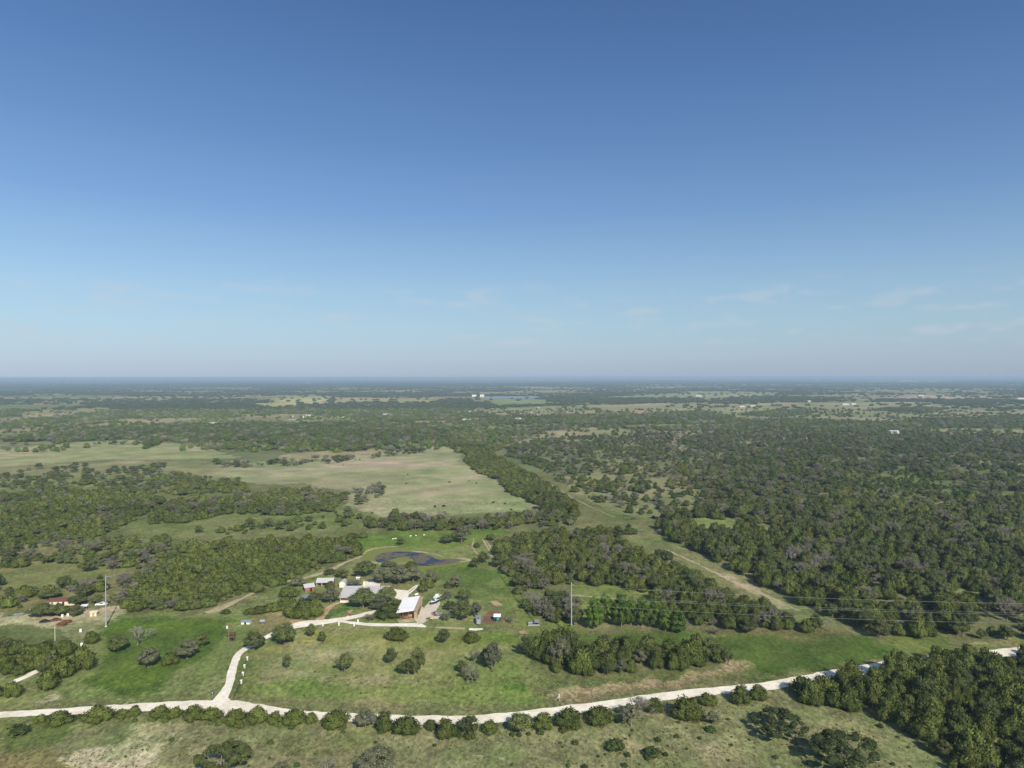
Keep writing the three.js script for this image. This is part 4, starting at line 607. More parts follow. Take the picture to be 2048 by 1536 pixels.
// groves: whole stands of crowns for the plain beyond
{
  const groveOf = (seed, n, flat) => { const r = rng(seed), L = []; for (let i = 0; i < n; i++) { const a = r() * 6.283, q = 0.42 * Math.sqrt(r()); L.push(lobe(Math.cos(a) * q, (0.32 + 0.3 * r()) * flat, Math.sin(a) * q, 0.10 + 0.07 * r(), 0.34 + 0.2 * r())); } return leafGeo(r, L, { col: [[0.060, 0.078, 0.034], [0.046, 0.060, 0.028], [0.085, 0.100, 0.044]], leaves: 1400, size: 0.05, cy: 0.3 }); };
  const groves = [groveOf(81, 13, 1), groveOf(82, 16, 1), groveOf(83, 10, 1)], r = rng(991), B = [[], [], []];
  const put = (x, z, W, H) => { const f = 1.6 + 0.5 * r(); B[Math.floor(r() * 3)].push([x, -0.2, z, W, H, r() * 6.283, [f, f, f * (0.95 + 0.15 * r())]]); };
  for (let z = -2550; z > -9000; z -= 34) { const sp = 30 + (-z - 2500) / 6500 * 22; for (let x = z * 0.76; x < -z * 0.76; x += sp) {
    const qx = x + (r() - 0.5) * sp, qz = z + (r() - 0.5) * 34, a = r(), b = r(), open = FIELDS.some((f) => inside(f, qx, qz)), id = cell(qx, qz, cellSize(-qz)), clump = fbm(qx / 160, qz / 160, 97, 2);
    const belt = inBelt(qx, qz), fill = belt ? 0.95 : open ? (clump > 0.6 ? 0.16 : 0.02) : id < 0.5 ? 0.62 + (clump - 0.5) * 1.8 : id < 0.75 ? (clump > 0.5 ? 0.5 : 0.06) : 0.04;
    if (a < fill) put(qx, qz, open && !belt ? lerp(13, 30, b) : lerp(14, 36, b), lerp(7, 11, r()));
  } }
  for (let z = -9050; z > -45000; z -= 60 + (-z - 9000) / 36000 * 240) { const sp = 70 + (-z - 9000) / 36000 * 200; for (let x = z * 0.75; x < -z * 0.75; x += sp) {
    const qx = x + (r() - 0.5) * sp, qz = z + (r() - 0.5) * sp, a = r(), id = cell(qx, qz, cellSize(-qz));
    if (a < (id < 0.7 ? 0.85 : 0.12)) put(qx, qz, lerp(44, 74, r()) * (1 - qz / 200000), lerp(8, 15, r()));
  } }
  B.forEach((l, i) => scatter('far_groves', groves[i], l, LEAF, woodland));
}
// grass tussocks in the rough ground below the road and along verges
{
  const r = rng(606), pos = [], nor = [];
  for (let i = 0; i < 9; i++) { const a = r() * 6.283, b = a + 0.5 + r(), l = 0.5 + 0.5 * r(), w = 0.16; pos.push(Math.cos(a) * w - Math.cos(b) * 0.12, 0, Math.sin(a) * w - Math.sin(b) * 0.12, Math.cos(a) * w + Math.cos(b) * 0.12, 0, Math.sin(a) * w + Math.sin(b) * 0.12, Math.cos(a) * 0.55, l, Math.sin(a) * 0.55); for (let k = 0; k < 3; k++) nor.push(0.25 * Math.cos(a), 0.95, 0.25 * Math.sin(a)); }
  const g = new THREE.BufferGeometry(); g.setAttribute('position', new THREE.Float32BufferAttribute(pos, 3)); g.setAttribute('normal', new THREE.Float32BufferAttribute(nor, 3));
  const list = [], S = poly(-120, 1444, 200, 1432, 450, 1436, 850, 1456, 1000, 1454, 1350, 1410, 1600, 1385, 1900, 1500, 2000, 1700, -200, 1700);
  for (let i = 0; i < 34000; i++) { const x = lerp(-210, 190, r()), z = lerp(-275, -185, r()), n = fbm(x / 7, z / 7, 111, 2), q = r(); if (!inside(S, x, z) || q > n * 1.5 - 0.25) continue; const c = vn(x / 5, z / 5, 113), f = 0.7 + 0.5 * r(), W = 0.3 + 0.7 * r(); list.push([x, 0, z, W, W * (0.32 + 0.3 * r()), r() * 6.283, c > 0.42 ? [0.30 * f, 0.28 * f, 0.15 * f] : [0.19 * f, 0.205 * f, 0.085 * f]]); }
  const o = scatter('rough_grass', g, list, lam(C(255, 255, 255), { side: THREE.DoubleSide }), scene); tag(o, 'tussocks of dry and green grass on the rough ground below the road');
}

// ------------------------------------------------------------------ buildings and what stands round them
const W_ = {
  tin: std(C(192, 190, 186), 0.6), tinDark: std(C(132, 136, 146), 0.6), white: std(C(236, 236, 232), 0.5), chalk: lam(C(226, 220, 205)), stone: lam(C(196, 176, 140)),
  tan: lam(C(166, 148, 120)), wood: lam(C(140, 104, 72)), red: lam(C(160, 78, 56)), dark: lam(C(38, 36, 34)), glass: std(C(40, 48, 56), 0.1), steel: std(C(172, 178, 178), 0.5, { metalness: 0.3 }), green: lam(C(44, 104, 84)), pole: lam(C(132, 112, 92)),
  navy: std(C(34, 44, 62), 0.35), grey: std(C(150, 154, 158), 0.5), tyre: lam(C(26, 26, 26)), black: std(C(30, 32, 38), 0.3), brown: lam(C(106, 82, 66)), blue: std(C(36, 66, 140), 0.5), redRoof: lam(C(118, 84, 74)), rust: lam(C(112, 72, 56)), cream: lam(C(222, 208, 176)), bluegrey: std(C(124, 140, 154), 0.6), wire: lam(C(150, 150, 144)), brick: lam(C(142, 100, 86)),
};
const ribs = (a, b, c, d, n, t = 0.05) => { const o = []; for (let i = 0; i <= n; i++) { const f = clamp(i / n, 0.005, 0.995), p = V(...a).lerp(V(...b), f), q = V(...d).lerp(V(...c), f); p.y += t * 0.5; q.y += t * 0.5; o.push(bar(p, q, t, 4)); } return mergeGeometries(o); };
// a gabled building; local x to the right, z towards the viewer, its front left foot corner at 0,0,0
function house(name, label, cat, p, turn, o) {
  const { w, d, h, rise = 1, wall = W_.tan, roof = W_.tin, axis = 'x', over = 0.4, porch = 0, ridgeAt = 0.5, seams = 0, trim = W_.white } = o;
  const t = thing(name, label, cat, [p.x, 0, p.z], turn, o.group), z0 = -porch, z1 = -d, zr = lerp(0, -d, ridgeAt), e = 0.12;
  const box = [];
  if (axis === 'x') {
    const hf = h + (porch ? rise * porch / Math.abs(zr) : 0);
    box.push(quads([[[0, 0, z0], [w, 0, z0], [w, hf, z0], [0, hf, z0]], [[w, 0, z1], [0, 0, z1], [0, h, z1], [w, h, z1]], [[0, 0, z1], [0, 0, z0], [0, hf, z0], [0, h, z1]], [[w, 0, z0], [w, 0, z1], [w, h, z1], [w, hf, z0]],
      [[0, hf, z0], [0, hf, z0], [0, h + rise, zr], [0, h, z1]], [[w, h, z1], [w, h + rise, zr], [w, hf, z0], [w, hf, z0]]]));
    part('wall', box, wall, t);
    const y1 = h - over * rise / Math.abs(zr), y2 = h - over * rise / Math.abs(zr - z1);
    const A = [-over, y1 + e, over], B = [w + over, y1 + e, over], Cc = [w + over, h + rise + e, zr], D = [-over, h + rise + e, zr], E = [w + over, y2 + e, z1 - over], F_ = [-over, y2 + e, z1 - over];
    const r = part('roof', [slab(A, B, Cc, D, 0.14), slab(D, Cc, E, F_, 0.14)], roof, t);
    if (seams) part('roof_seam', [ribs(A, B, Cc, D, seams), ribs(D, Cc, E, F_, seams)], roof, r);
  } else {
    const xr = w * ridgeAt;
    box.push(quads([[[0, 0, z0], [w, 0, z0], [w, h, z0], [0, h, z0]], [[w, 0, z1], [0, 0, z1], [0, h, z1], [w, h, z1]], [[0, 0, z1], [0, 0, z0], [0, h, z0], [0, h, z1]], [[w, 0, z0], [w, 0, z1], [w, h, z1], [w, h, z0]],
      [[0, h, z0], [w, h, z0], [xr, h + rise, z0], [0, h, z0]], [[w, h, z1], [0, h, z1], [xr, h + rise, z1], [w, h, z1]]]));
    part('wall', box, wall, t);
    const A = [-over, h - over * rise / xr + e, over], B = [xr, h + rise + e, over], Cc = [xr, h + rise + e, z1 - over], D = [-over, h - over * rise / xr + e, z1 - over], q = h - over * rise / (w - xr) + e;
    const r = part('roof', [slab(A, B, Cc, D, 0.14), slab(B, [w + over, q, over], [w + over, q, z1 - over], Cc, 0.14)], roof, t);
    if (seams) part('roof_seam', ribs(A, D, Cc, B, seams), roof, r);
  }
  for (const x of o.posts ?? []) part('porch_post', bx(0.18, h, 0.18, x, h / 2, -0.2), trim, t);
  for (const [x, y, ww, hh] of o.windows ?? []) { const f = part('window', [bx(ww, 0.08, 0.08, x, y + hh / 2, z0 + 0.04), bx(ww, 0.08, 0.08, x, y - hh / 2, z0 + 0.04), bx(0.08, hh - 0.08, 0.08, x - ww / 2 + 0.04, y, z0 + 0.04), bx(0.08, hh - 0.08, 0.08, x + ww / 2 - 0.04, y, z0 + 0.04)], trim, t); part('pane', bx(ww - 0.16, hh - 0.08, 0.03, x, y, z0 + 0.03), W_.glass, f); }
  for (const [x, ww, hh, m] of o.doors ?? []) { const f = part('door', bx(ww, hh, 0.06, x, hh / 2, z0 + 0.04), m ?? W_.dark, t); part('handle', bx(0.05, 0.12, 0.05, x + ww * 0.36, hh * 0.48, z0 + 0.095), W_.steel, f); }
  return t;
}
{ // the ranch house
  const p = at(678, 1195, 2.7), q = at(778, 1174, 5); p.x += 0.3;
  const w = q.x - p.x, t = house('ranch_house', 'long low ranch house with grey metal roof and shaded front porch', 'house', V(p.x, 0, p.z), 0, { w, d: 19, h: 2.7, rise: 2.5, ridgeAt: 0.64, porch: 2.6, wall: W_.stone, roof: W_.tin, seams: 44, posts: [0.3, 4, 8, 12, 16, 20, 24], windows: [[6, 1.6, 1.6, 1.1], [11, 1.6, 1.6, 1.1], [19, 1.6, 1.8, 1.1], [23, 1.6, 1.2, 1.1]], doors: [[8.8, 1, 2.1], [15, 1, 2.1]] });
  part('porch_wall', [bx(4.6, 1.0, 0.3, 2.6, 0.5, 0.1), bx(6, 1.0, 0.3, 9.6, 0.5, 0.1)], W_.chalk, t);
  part('porch_floor', bx(w, 0.12, 2.5, w / 2, 0.06, -1.3), W_.stone, t);
  part('chimney', [bx(1.3, 3.4, 1.0, 10.6, 5.6, -13.2), bx(1.5, 0.2, 1.2, 10.6, 7.4, -13.2)], W_.cream, t);
  part('vent', cy(0.22, 0.22, 0.9, 20, 5.1, -10.5), W_.rust, t);
}
{ // the barn
  const a = at(794, 1225, 3.3), b = at(827.5, 1225.5, 3.3), w = b.x - a.x, d = 22.5;
  const t = thing('workshop_barn', 'tall barn with bright white roof and tan side wall beside the gravel yard', 'barn', [a.x, 0, a.z]), z = -d, W2 = w + 1.5;
  part('wall', quads([[[0.3, 0, -4], [W2, 0, -4], [W2, 4.4, -4], [0.3, 3.3, -4]], [[W2, 0, z], [0.3, 0, z], [0.3, 3.3, z], [W2, 4.4, z]], [[0.3, 0, z], [0.3, 0, -4], [0.3, 3.3, -4], [0.3, 3.3, z]], [[W2, 0, 0], [W2, 0, z], [W2, 3.7, z], [W2, 3.7, 0]], [[w + 0.1, 0, 0], [W2, 0, 0], [W2, 3.7, 0], [w + 0.1, 4.2, 0]]]), W_.tan, t);
  const A = [-0.4, 3.3, 0.6], B = [w, 4.5, 0.6], Cc = [w, 4.5, z - 0.4], D = [-0.4, 3.3, z - 0.4];
  const r = part('roof', slab(A, B, Cc, D, 0.14), W_.white, t, 'bright white metal roof slope'); part('roof_seam', ribs(A, D, Cc, B, 36, 0.03), W_.white, r);
  part('roof_edge', slab([w + 0.02, 4.48, 0.6], [W2 + 0.4, 3.8, 0.6], [W2 + 0.4, 3.8, z - 0.4], [w + 0.02, 4.48, z - 0.4], 0.12), W_.tan, t, 'narrow tan roof slope on the right');
  for (const x of [0.2, w * 0.35, w * 0.7]) part('porch_post', bx(0.2, 3.3 + 1.1 * x / w, 0.2, x, (3.3 + 1.1 * x / w) / 2, 0), W_.wood, t);
  for (const [zz, ww, hh] of [[-7.5, 2.4, 2.6], [-12.5, 1.2, 2.2]]) part('door', bx(0.08, hh, ww, W2 + 0.045, hh / 2, zz), W_.dark, t);
  for (const zz of [-16.5, -19.5]) { const f = part('window', bx(0.06, 1.1, 1.3, W2 + 0.035, 1.9, zz), W_.white, t); part('pane', bx(0.05, 0.9, 1.1, W2 + 0.05, 1.9, zz), W_.glass, f); }
  part('bench', bx(3.4, 0.9, 1, 3.4, 0.45, -2.6), W_.brown, t);
}
{ const p = at(633, 1165, 2.3); house('red_barn', 'red barn with grey roof and open dark front behind the ranch house', 'barn', p, 0.05, { w: 9.2, d: 6.5, h: 2.3, rise: 1.6, porch: 2.6, ridgeAt: 0.5, wall: W_.brick, roof: W_.tin, seams: 16, posts: [0.2, 3, 6, 9], windows: [[2, 1.3, 0.9, 0.8]], doors: [[5, 1.1, 2]] }); }
{ const p = at(612, 1176, 2.4); house('red_shed', 'small red shed with grey roof left of the red barn', 'shed', V(p.x - 0.6, 0, p.z), 0.5, { w: 5.2, d: 5.4, h: 2.5, rise: 1.3, axis: 'x', wall: W_.brick, roof: W_.tin, seams: 9, windows: [[1.3, 1.5, 0.8, 0.8]], doors: [[3.4, 1.0, 2]] }); }
{ const p = at(601, 1196, 2); const t = thing('lean_to', 'low blue-grey sheet roof on posts beside the small red shed', 'shelter', [p.x, 0, p.z]); part('roof', slab([-0.2, 2, 0.2], [4.2, 2.1, 0.2], [4.4, 2.5, -4.2], [0.2, 2.4, -4.2], 0.1), W_.bluegrey, t); for (const [x, z] of [[0.1, 0], [3.9, 0], [0.4, -3.9], [4, -3.9]]) part('post', bx(0.14, 2.05, 0.14, x, 1.02, z), W_.wood, t); }
{ const p = at(678.6, 1166, 2.6); house('white_shed', 'white shed with grey gable roof left of the ranch house back yard', 'shed', p, 0, { w: 3.3, d: 4.8, h: 2.7, rise: 0.9, axis: 'z', over: 0.2, wall: W_.chalk, roof: W_.tin, doors: [[1.6, 1, 2, W_.white]], windows: [[2.7, 1.6, 0.5, 0.6]] }); }
{ const p = at(713, 1160); house('garden_hut', 'tiny white hut between the dark oak and the white shed', 'hut', p, 0, { w: 1.6, d: 1.4, h: 1.2, rise: 0.3, wall: W_.white, roof: W_.white, doors: [[0.8, 0.6, 1.0]] }); }
{ const p = at(988, 1243); const t = house('chicken_coop', 'small coop with white roof and green walls on brown dirt', 'coop', p, -0.08, { w: 3.0, d: 3.4, h: 2.4, rise: 0.8, wall: W_.green, roof: W_.white, over: 0.25, seams: 5, doors: [[0.7, 0.7, 1.6]], windows: [[2, 1.4, 0.7, 0.6]] }); }
{ const p = at(1056.5, 1252), t = thing('animal_pen', 'grey roofed shelter with low pale walls on the grass lane', 'pen', [p.x, 0, p.z]); part('roof', slab([3, 1.5, -0.4], [5.5, 1.5, -0.4], [5.6, 2.0, -3.4], [3.1, 2.0, -3.4], 0.1), W_.tinDark, t); for (const [x, z] of [[3.1, -0.6], [5.3, -0.6], [3.2, -3.2], [5.4, -3.2]]) part('post', bx(0.12, 1.5, 0.12, x, 0.75, z), W_.wood, t); part('wall', bx(5.5, 0.8, 0.1, 2.75, 0.4, 0), W_.grey, t); part('wall', bx(3.1, 0.8, 0.1, 1.5, 0.4, -3.4), W_.grey, t); part('wall', bx(0.1, 0.8, 3.3, 0, 0.4, -1.7), W_.grey, t); }
{ const p = at(482, 1249); house('field_shelter', 'low blue-grey roof shelter at the corner of the bright green field', 'shelter', p, 0.05, { w: 4.2, d: 3, h: 1.2, rise: 0.5, wall: W_.chalk, roof: W_.bluegrey, over: 0.3, doors: [[2, 1, 0.9]] }); }
{ const p = at(519, 1247), t = thing('water_tank', 'small rounded grey tank beside the tan bare ground', 'tank', [p.x, 0, p.z]); part('tank', new THREE.CylinderGeometry(0.8, 0.8, 2.4, 14).rotateZ(Math.PI / 2).translate(1.3, 0.95, -0.8), W_.grey, t); part('cradle', [bx(0.3, 0.5, 1.4, 0.5, 0.25, -0.8), bx(0.3, 0.5, 1.4, 2.1, 0.25, -0.8)], W_.dark, t); }
{ const p = at(833, 1191.5), t = thing('propane_tank', 'white propane tank behind the barn', 'tank', [p.x, 0, p.z], 0.9); part('tank', new THREE.CapsuleGeometry(0.5, 1.7, 4, 12).rotateZ(Math.PI / 2).translate(0, 0.85, 0), W_.white, t); for (const x of [-0.6, 0.6]) part('leg', bx(0.2, 0.4, 0.8, x, 0.2, 0), W_.grey, t); part('cap', cy(0.15, 0.15, 0.15, 0, 1.4, 0), W_.grey, t); }
// the homestead outside the left boundary
{ const p = at(95, 1212); const t = house('red_roof_house', 'long house with faded red roof at the homestead among trees', 'house', p, 0.06, { w: 13.6, d: 5.5, h: 2.4, rise: 0.9, wall: W_.cream, roof: W_.redRoof, seams: 18, windows: [[2.4, 1.5, 1.2, 0.9], [5.4, 1.5, 1.2, 0.9], [11, 1.5, 1.2, 0.9]], doors: [[8, 1, 2]] }); }
{ const p = at(180, 1233); house('storage_box', 'pale beige storage hut beside the boundary at the homestead', 'shed', p, 0.2, { w: 2.9, d: 3, h: 1.9, rise: 0.35, wall: W_.cream, roof: W_.cream, doors: [[1.5, 0.9, 1.7, W_.tan]] }); }
{ const p = at(160, 1221), t = thing('canopy', 'white canopy roof on thin posts at the homestead', 'canopy', [p.x, 0, p.z], 0.2); part('roof', slab([0, 2, 0], [3.2, 2, 0], [3.2, 2.4, -2.6], [0, 2.4, -2.6], 0.08), W_.white, t); for (const [x, z] of [[0.1, -0.1], [3.1, -0.1], [0.1, -2.5], [3.1, -2.5]]) part('post', bx(0.08, 2, 0.08, x, 1, z), W_.steel, t); }
for (const [x, y, label, m] of [[161.5, 1264, 'white cabinet standing alone on the homestead dirt', W_.white], [163.5, 1292, 'white post box beside the left boundary below the homestead', W_.white], [125, 1234, 'left white bin by the homestead cars', W_.white], [136, 1232, 'right white bin by the homestead cars', W_.white], [61, 1224, 'white bin at the homestead left of the red roof', W_.white]]) { const p = at(x, y), t = thing('utility_cabinet', label, 'cabinet', [p.x, 0, p.z], 0.3); part('body', bx(0.9, 1.3, 0.8, 0, 0.75, 0), m, t); part('plinth', bx(1, 0.1, 0.9, 0, 0.05, 0), W_.grey, t); part('door', bx(0.7, 1, 0.04, 0, 0.75, 0.425), m, t); }
// ---- vehicles
function wheels(t, list, r, w) { for (const [x, z] of list) { const y = part('wheel', new THREE.CylinderGeometry(r, r, w, 12).rotateX(Math.PI / 2).translate(x, r, z), W_.tyre, t); part('rim', new THREE.CylinderGeometry(r * 0.55, r * 0.55, w + 0.03, 8).rotateX(Math.PI / 2).translate(x, r, z), W_.steel, y); } }
function car(name, label, cat, x, y, turn, o) {     // length along x, nose at +x
  const p = at(x, y), t = thing(name, label, cat, [p.x, 0, p.z], turn), { body, L = 4.6, Wd = 1.8, prof, glass } = o, m = body;
  part('body', prism(prof, Wd - 0.1).translate(0, 0, -(Wd - 0.1) / 2), m, t);
  part('window', [prism(glass, Wd - 0.04).translate(0, 0, -(Wd - 0.04) / 2)], W_.glass, t);
  part('bumper', [bx(0.14, 0.2, Wd - 0.2, L / 2 + 0.05, 0.5, 0), bx(0.14, 0.2, Wd - 0.2, -L / 2 - 0.05, 0.5, 0)], W_.grey, t);
  for (const s of [-1, 1]) part('headlight', bx(0.08, 0.16, 0.34, L / 2 + 0.02, 0.75, s * Wd * 0.34), W_.white, t);
  wheels(t, [[L * 0.31, Wd / 2 - 0.1], [L * 0.31, -Wd / 2 + 0.1], [-L * 0.3, Wd / 2 - 0.1], [-L * 0.3, -Wd / 2 + 0.1]], 0.36, 0.24); return t;
}
const SEDAN = [[[-2.3, 0.35], [2.3, 0.35], [2.3, 0.75], [1.1, 0.95], [0.5, 1.42], [-1.1, 1.44], [-1.75, 1.0], [-2.3, 0.95]], [[0.92, 1.0], [0.45, 1.36], [-1.05, 1.38], [-1.55, 1.02]]];
const PICKUP = [[[-2.8, 0.45], [2.8, 0.45], [2.8, 1.0], [1.5, 1.15], [0.9, 1.8], [-0.5, 1.82], [-0.7, 1.15], [-2.8, 1.12]], [[1.35, 1.2], [0.85, 1.72], [-0.42, 1.74], [-0.58, 1.2]]];
car('pickup_truck', 'white pickup truck with dark windows behind the boat in the gravel yard', 'pickup truck', 875, 1195, 1.15, { body: W_.white, L: 5.6, Wd: 2, prof: PICKUP[0], glass: PICKUP[1] });
car('pickup_truck', 'white pickup truck at the homestead beside the steel pole', 'pickup truck', 203, 1211, 0.15, { body: W_.white, L: 5.6, Wd: 2, prof: PICKUP[0], glass: PICKUP[1] });
car('parked_car', 'dark blue car parked under the trees at the homestead, left one', 'car', 90, 1245, 0.45, { body: W_.black, prof: SEDAN[0], glass: SEDAN[1] });
car('parked_car', 'dark brown car parked under the trees at the homestead, right one', 'car', 112, 1242, 0.4, { body: W_.rust, prof: SEDAN[0], glass: SEDAN[1] });
function boat(label, x, y, turn) {
  const p = at(x, y), t = thing('motorboat', label, 'boat', [p.x, 0, p.z], turn), hull = (s, y0, y1) => { const sh = new THREE.Shape(); sh.moveTo(-3 * s, -1.2 * s); sh.lineTo(1.2 * s, -1.2 * s); sh.quadraticCurveTo(2.8 * s, -0.9 * s, 3.4 * s, 0); sh.quadraticCurveTo(2.8 * s, 0.9 * s, 1.2 * s, 1.2 * s); sh.lineTo(-3 * s, 1.2 * s); return new THREE.ExtrudeGeometry(sh, { depth: y1 - y0, bevelEnabled: true, bevelSize: 0.08, bevelThickness: 0.08, bevelSegments: 2 }).rotateX(-Math.PI / 2).translate(0, y0, 0); };
  part('hull', hull(1, 0.75, 1.45), W_.navy, t); part('deck', hull(0.84, 1.5, 1.62), W_.white, t); part('cockpit', hull(0.6, 1.66, 1.7).translate(-0.8, 0, 0), W_.grey, t);
  part('windscreen', slab([0.3, 2.3, 0.8], [0.9, 1.75, 0.8], [0.9, 1.75, -0.8], [0.3, 2.3, -0.8], 0.05), W_.glass, t); for (const s of [-0.4, 0.4]) part('seat', bx(0.6, 0.7, 0.5, -0.7, 2.0, s), W_.white, t);
  part('motor', [bx(0.5, 0.6, 0.5, -3.3, 1.75, 0), bx(0.2, 0.9, 0.25, -3.35, 1.0, 0)], W_.black, t); part('trailer_frame', [bx(6.6, 0.12, 0.12, 0.6, 0.5, 0.5), bx(6.6, 0.12, 0.12, 0.6, 0.5, -0.5), bx(0.15, 0.5, 1.8, -0.6, 0.5, 0)], W_.steel, t); wheels(t, [[-0.6, 1.1], [-0.6, -1.1]], 0.34, 0.22);
}
boat('motorboat with dark hull and white deck on a trailer in the gravel yard', 868.5, 1207, -2.1);
{ const p = at(956.5, 1251), t = thing('livestock_trailer', 'grey livestock trailer parked at the end of the white track', 'trailer', [p.x, 0, p.z], 0.03); const s = new THREE.Shape([[-1.1, 0], [1.1, 0], [1.1, 5.6], [0.5, 6.4], [-0.5, 6.4], [-1.1, 5.6]].map(([a, b]) => new THREE.Vector2(a, -b))); part('body', new THREE.ExtrudeGeometry(s, { depth: 2, bevelEnabled: true, bevelSize: 0.08, bevelThickness: 0.1, bevelSegments: 2 }).rotateX(-Math.PI / 2).translate(0, 0.6, -6.6), W_.grey, t); for (const z of [-1.6, -3.4]) part('roof_vent', bx(0.5, 0.15, 0.5, 0, 2.78, z), W_.black, t); wheels(t, [], 0.3, 0.2); for (const [x, z] of [[1.1, -4.2], [-1.1, -4.2], [1.1, -3.3], [-1.1, -3.3]]) part('wheel', new THREE.CylinderGeometry(0.36, 0.36, 0.22, 12).rotateZ(Math.PI / 2).translate(x, 0.36, z), W_.tyre, t); part('hitch', [bx(0.12, 0.12, 1.4, 0, 0.55, 0.4)], W_.black, t); part('window', bx(0.04, 0.4, 2.4, 1.2, 2, -3.4), W_.dark, t); }
{ const p = at(252, 1194), t = thing('camper', 'white camper trailer among trees left of the thicket', 'camper', [p.x, 0, p.z], 0.2); part('body', prism([[-2.6, 0.5], [2.4, 0.5], [2.9, 1.3], [2.5, 2.6], [-2.6, 2.7], [-2.8, 1.6]], 2.2).translate(0, 0, -1.1), W_.white, t); part('window', [bx(1.2, 0.6, 0.06, -1, 1.8, 1.12), bx(0.8, 0.6, 0.06, 1.4, 1.8, 1.12)], W_.glass, t); part('door', bx(0.7, 1.7, 0.05, 0.35, 1.45, 1.12), W_.chalk, t); wheels(t, [[-0.3, 1], [-0.3, -1]], 0.34, 0.2); part('hitch', bx(1.2, 0.1, 0.1, 3.2, 0.5, 0), W_.black, t); }
for (const [x, y, label] of [[123, 1251, 'rusty brown flat trailer on the homestead dirt, front one'], [133, 1246, 'rusty brown flat trailer on the homestead dirt, rear one']]) { const p = at(x, y), t = thing('flat_trailer', label, 'trailer', [p.x, 0, p.z], 0.12); part('bed', bx(4, 0.5, 1.8, 0, 0.85, 0), W_.rust, t); part('rail', [bx(4, 0.25, 0.06, 0, 1.22, 0.87), bx(4, 0.25, 0.06, 0, 1.22, -0.87)], W_.brown, t); wheels(t, [[-0.5, 0.95], [-0.5, -0.95]], 0.36, 0.2); part('hitch', bx(1.2, 0.1, 0.1, 2.6, 0.7, 0), W_.black, t); }
for (const [x, y, L, turn, label] of [[24, 1236, 5, 0.25, 'pale frame lying on the homestead ground at the far left, front one'], [38, 1229, 4.4, 0.3, 'pale frame lying on the homestead ground at the far left, rear one']]) { const p = at(x, y), t = thing('metal_frame', label, 'frame', [p.x, 0, p.z], turn); for (const z of [-0.6, 0.6]) part('rail', bx(L, 0.2, 0.16, 0, 0.4, z), W_.steel, t); for (let i = 0; i < 5; i++) part('crossbar', bx(0.14, 0.14, 1.3, -L / 2 + 0.3 + i * (L - 0.6) / 4, 0.57, 0), W_.steel, t); for (const s of [-1, 1]) part('block', bx(0.3, 0.3, 1.2, s * L * 0.35, 0.15, 0), W_.grey, t); }
// ---- heaps of lumber and logs
function lumber(label, x, y, n, m, spread, turn, L = 2.6) { const p = at(x, y), r = rng(Math.round(x * 7)), t = thing('lumber_pile', label, 'lumber pile', [p.x, 0, p.z], turn); for (let i = 0; i < n; i++) { const k = Math.floor(i / 4), g = bx(L * (0.6 + 0.6 * r()), 0.16, 0.26).rotateY((r() - 0.5) * 0.9).translate((r() - 0.5) * spread, 0.1 + k * 0.17, (r() - 0.5) * spread); part('plank', g, m[i % m.length], t); } }
lumber('heap of red-brown and pale boards beside the gravel yard', 873, 1229, 26, [W_.rust, W_.cream, W_.brown, W_.rust], 4.2, 0.9);
lumber('small scattered heap of reddish boards at the gravel yard corner', 857, 1238, 14, [W_.rust, W_.brown, W_.chalk], 3.2, 0.3, 1.8);
lumber('stack of orange boards in front of the open barn porch', 811, 1237, 18, [lam(C(176, 128, 80)), W_.tan, W_.brown], 2.4, 0.1);
{ const p = at(877, 1231), t = thing('tarp_trailer', 'blue-grey covered utility trailer beside the heap of boards', 'trailer', [p.x, 0, p.z], 1.0); part('bed', bx(3.2, 0.5, 1.5, 0, 0.75, 0), W_.bluegrey, t); part('cover', prism([[-1.6, 1.0], [1.6, 1.0], [1.3, 1.3], [-1.3, 1.3]], 1.4).translate(0, 0, -0.7), W_.bluegrey, t); wheels(t, [[-0.2, 0.82], [-0.2, -0.82]], 0.32, 0.18); }
// ---- poles and wires
function davit(x, yTop, yBase, label, arms) {
  const p = at(x, yBase), h = EYE + (-p.z) * ((() => { const q = at(x, yTop, 0); return -EYE / -q.z; })()), t = thing('steel_pole', label, 'power pole', [p.x, 0, p.z]);
  part('shaft', cy(0.34, 0.2, h, 0, h / 2, 0, 12), W_.steel, t); part('base', cy(0.55, 0.5, 0.3, 0, 0.15, 0, 12), W_.chalk, t);
  arms.forEach(([ax, ay]) => { const a = part('arm', bar(V(0.1, ay, 0), V(ax, ay + 0.35, 0), 0.11, 6, 0.08), W_.steel, t); part('insulator', cy(0.1, 0.13, 0.8, ax, ay - 0.15, 0, 8), W_.grey, a); });
  return { p, h };
}
const PL = davit(212, 1150, 1253, 'tall steel power pole with top arm beside the bright green field', [[2.6, 24], [0.9, 19], [0.9, 15]]);
const PR = davit(1143, 1165, 1271, 'tall steel power pole between the grove and the bright leafy row', [[0.8, 23.6], [0.8, 18.6], [0.8, 14.6]]);
const PFAR = V(475, 0, -312);
const sag = (a, b, s, r, label) => { const pts = []; for (let i = 0; i <= 28; i++) { const f = i / 28, p = a.clone().lerp(b, f); p.y -= 4 * s * f * (1 - f); pts.push(p); } const w = part(numbered('power_wire'), new THREE.TubeGeometry(new THREE.CatmullRomCurve3(pts), 60, r, 5), W_.wire, scene); tag(w, label, 'wire'); };
[['top', 23.4, 24], ['middle', 18.4, 19], ['lowest', 14.4, 15]].forEach(([n, hR, hL], i) => {
  sag(V(PL.p.x + [2.6, 0.9, 0.9][i], hL - 0.4, PL.p.z), V(PR.p.x + 0.8, hR, PR.p.z), 3.2, 0.022, `${n} wire between the two steel poles`);
  sag(V(PR.p.x + 0.8, hR, PR.p.z), V(PFAR.x, hR, PFAR.z), 6.6, 0.042, `${n} wire from the right steel pole to the right edge`);
});
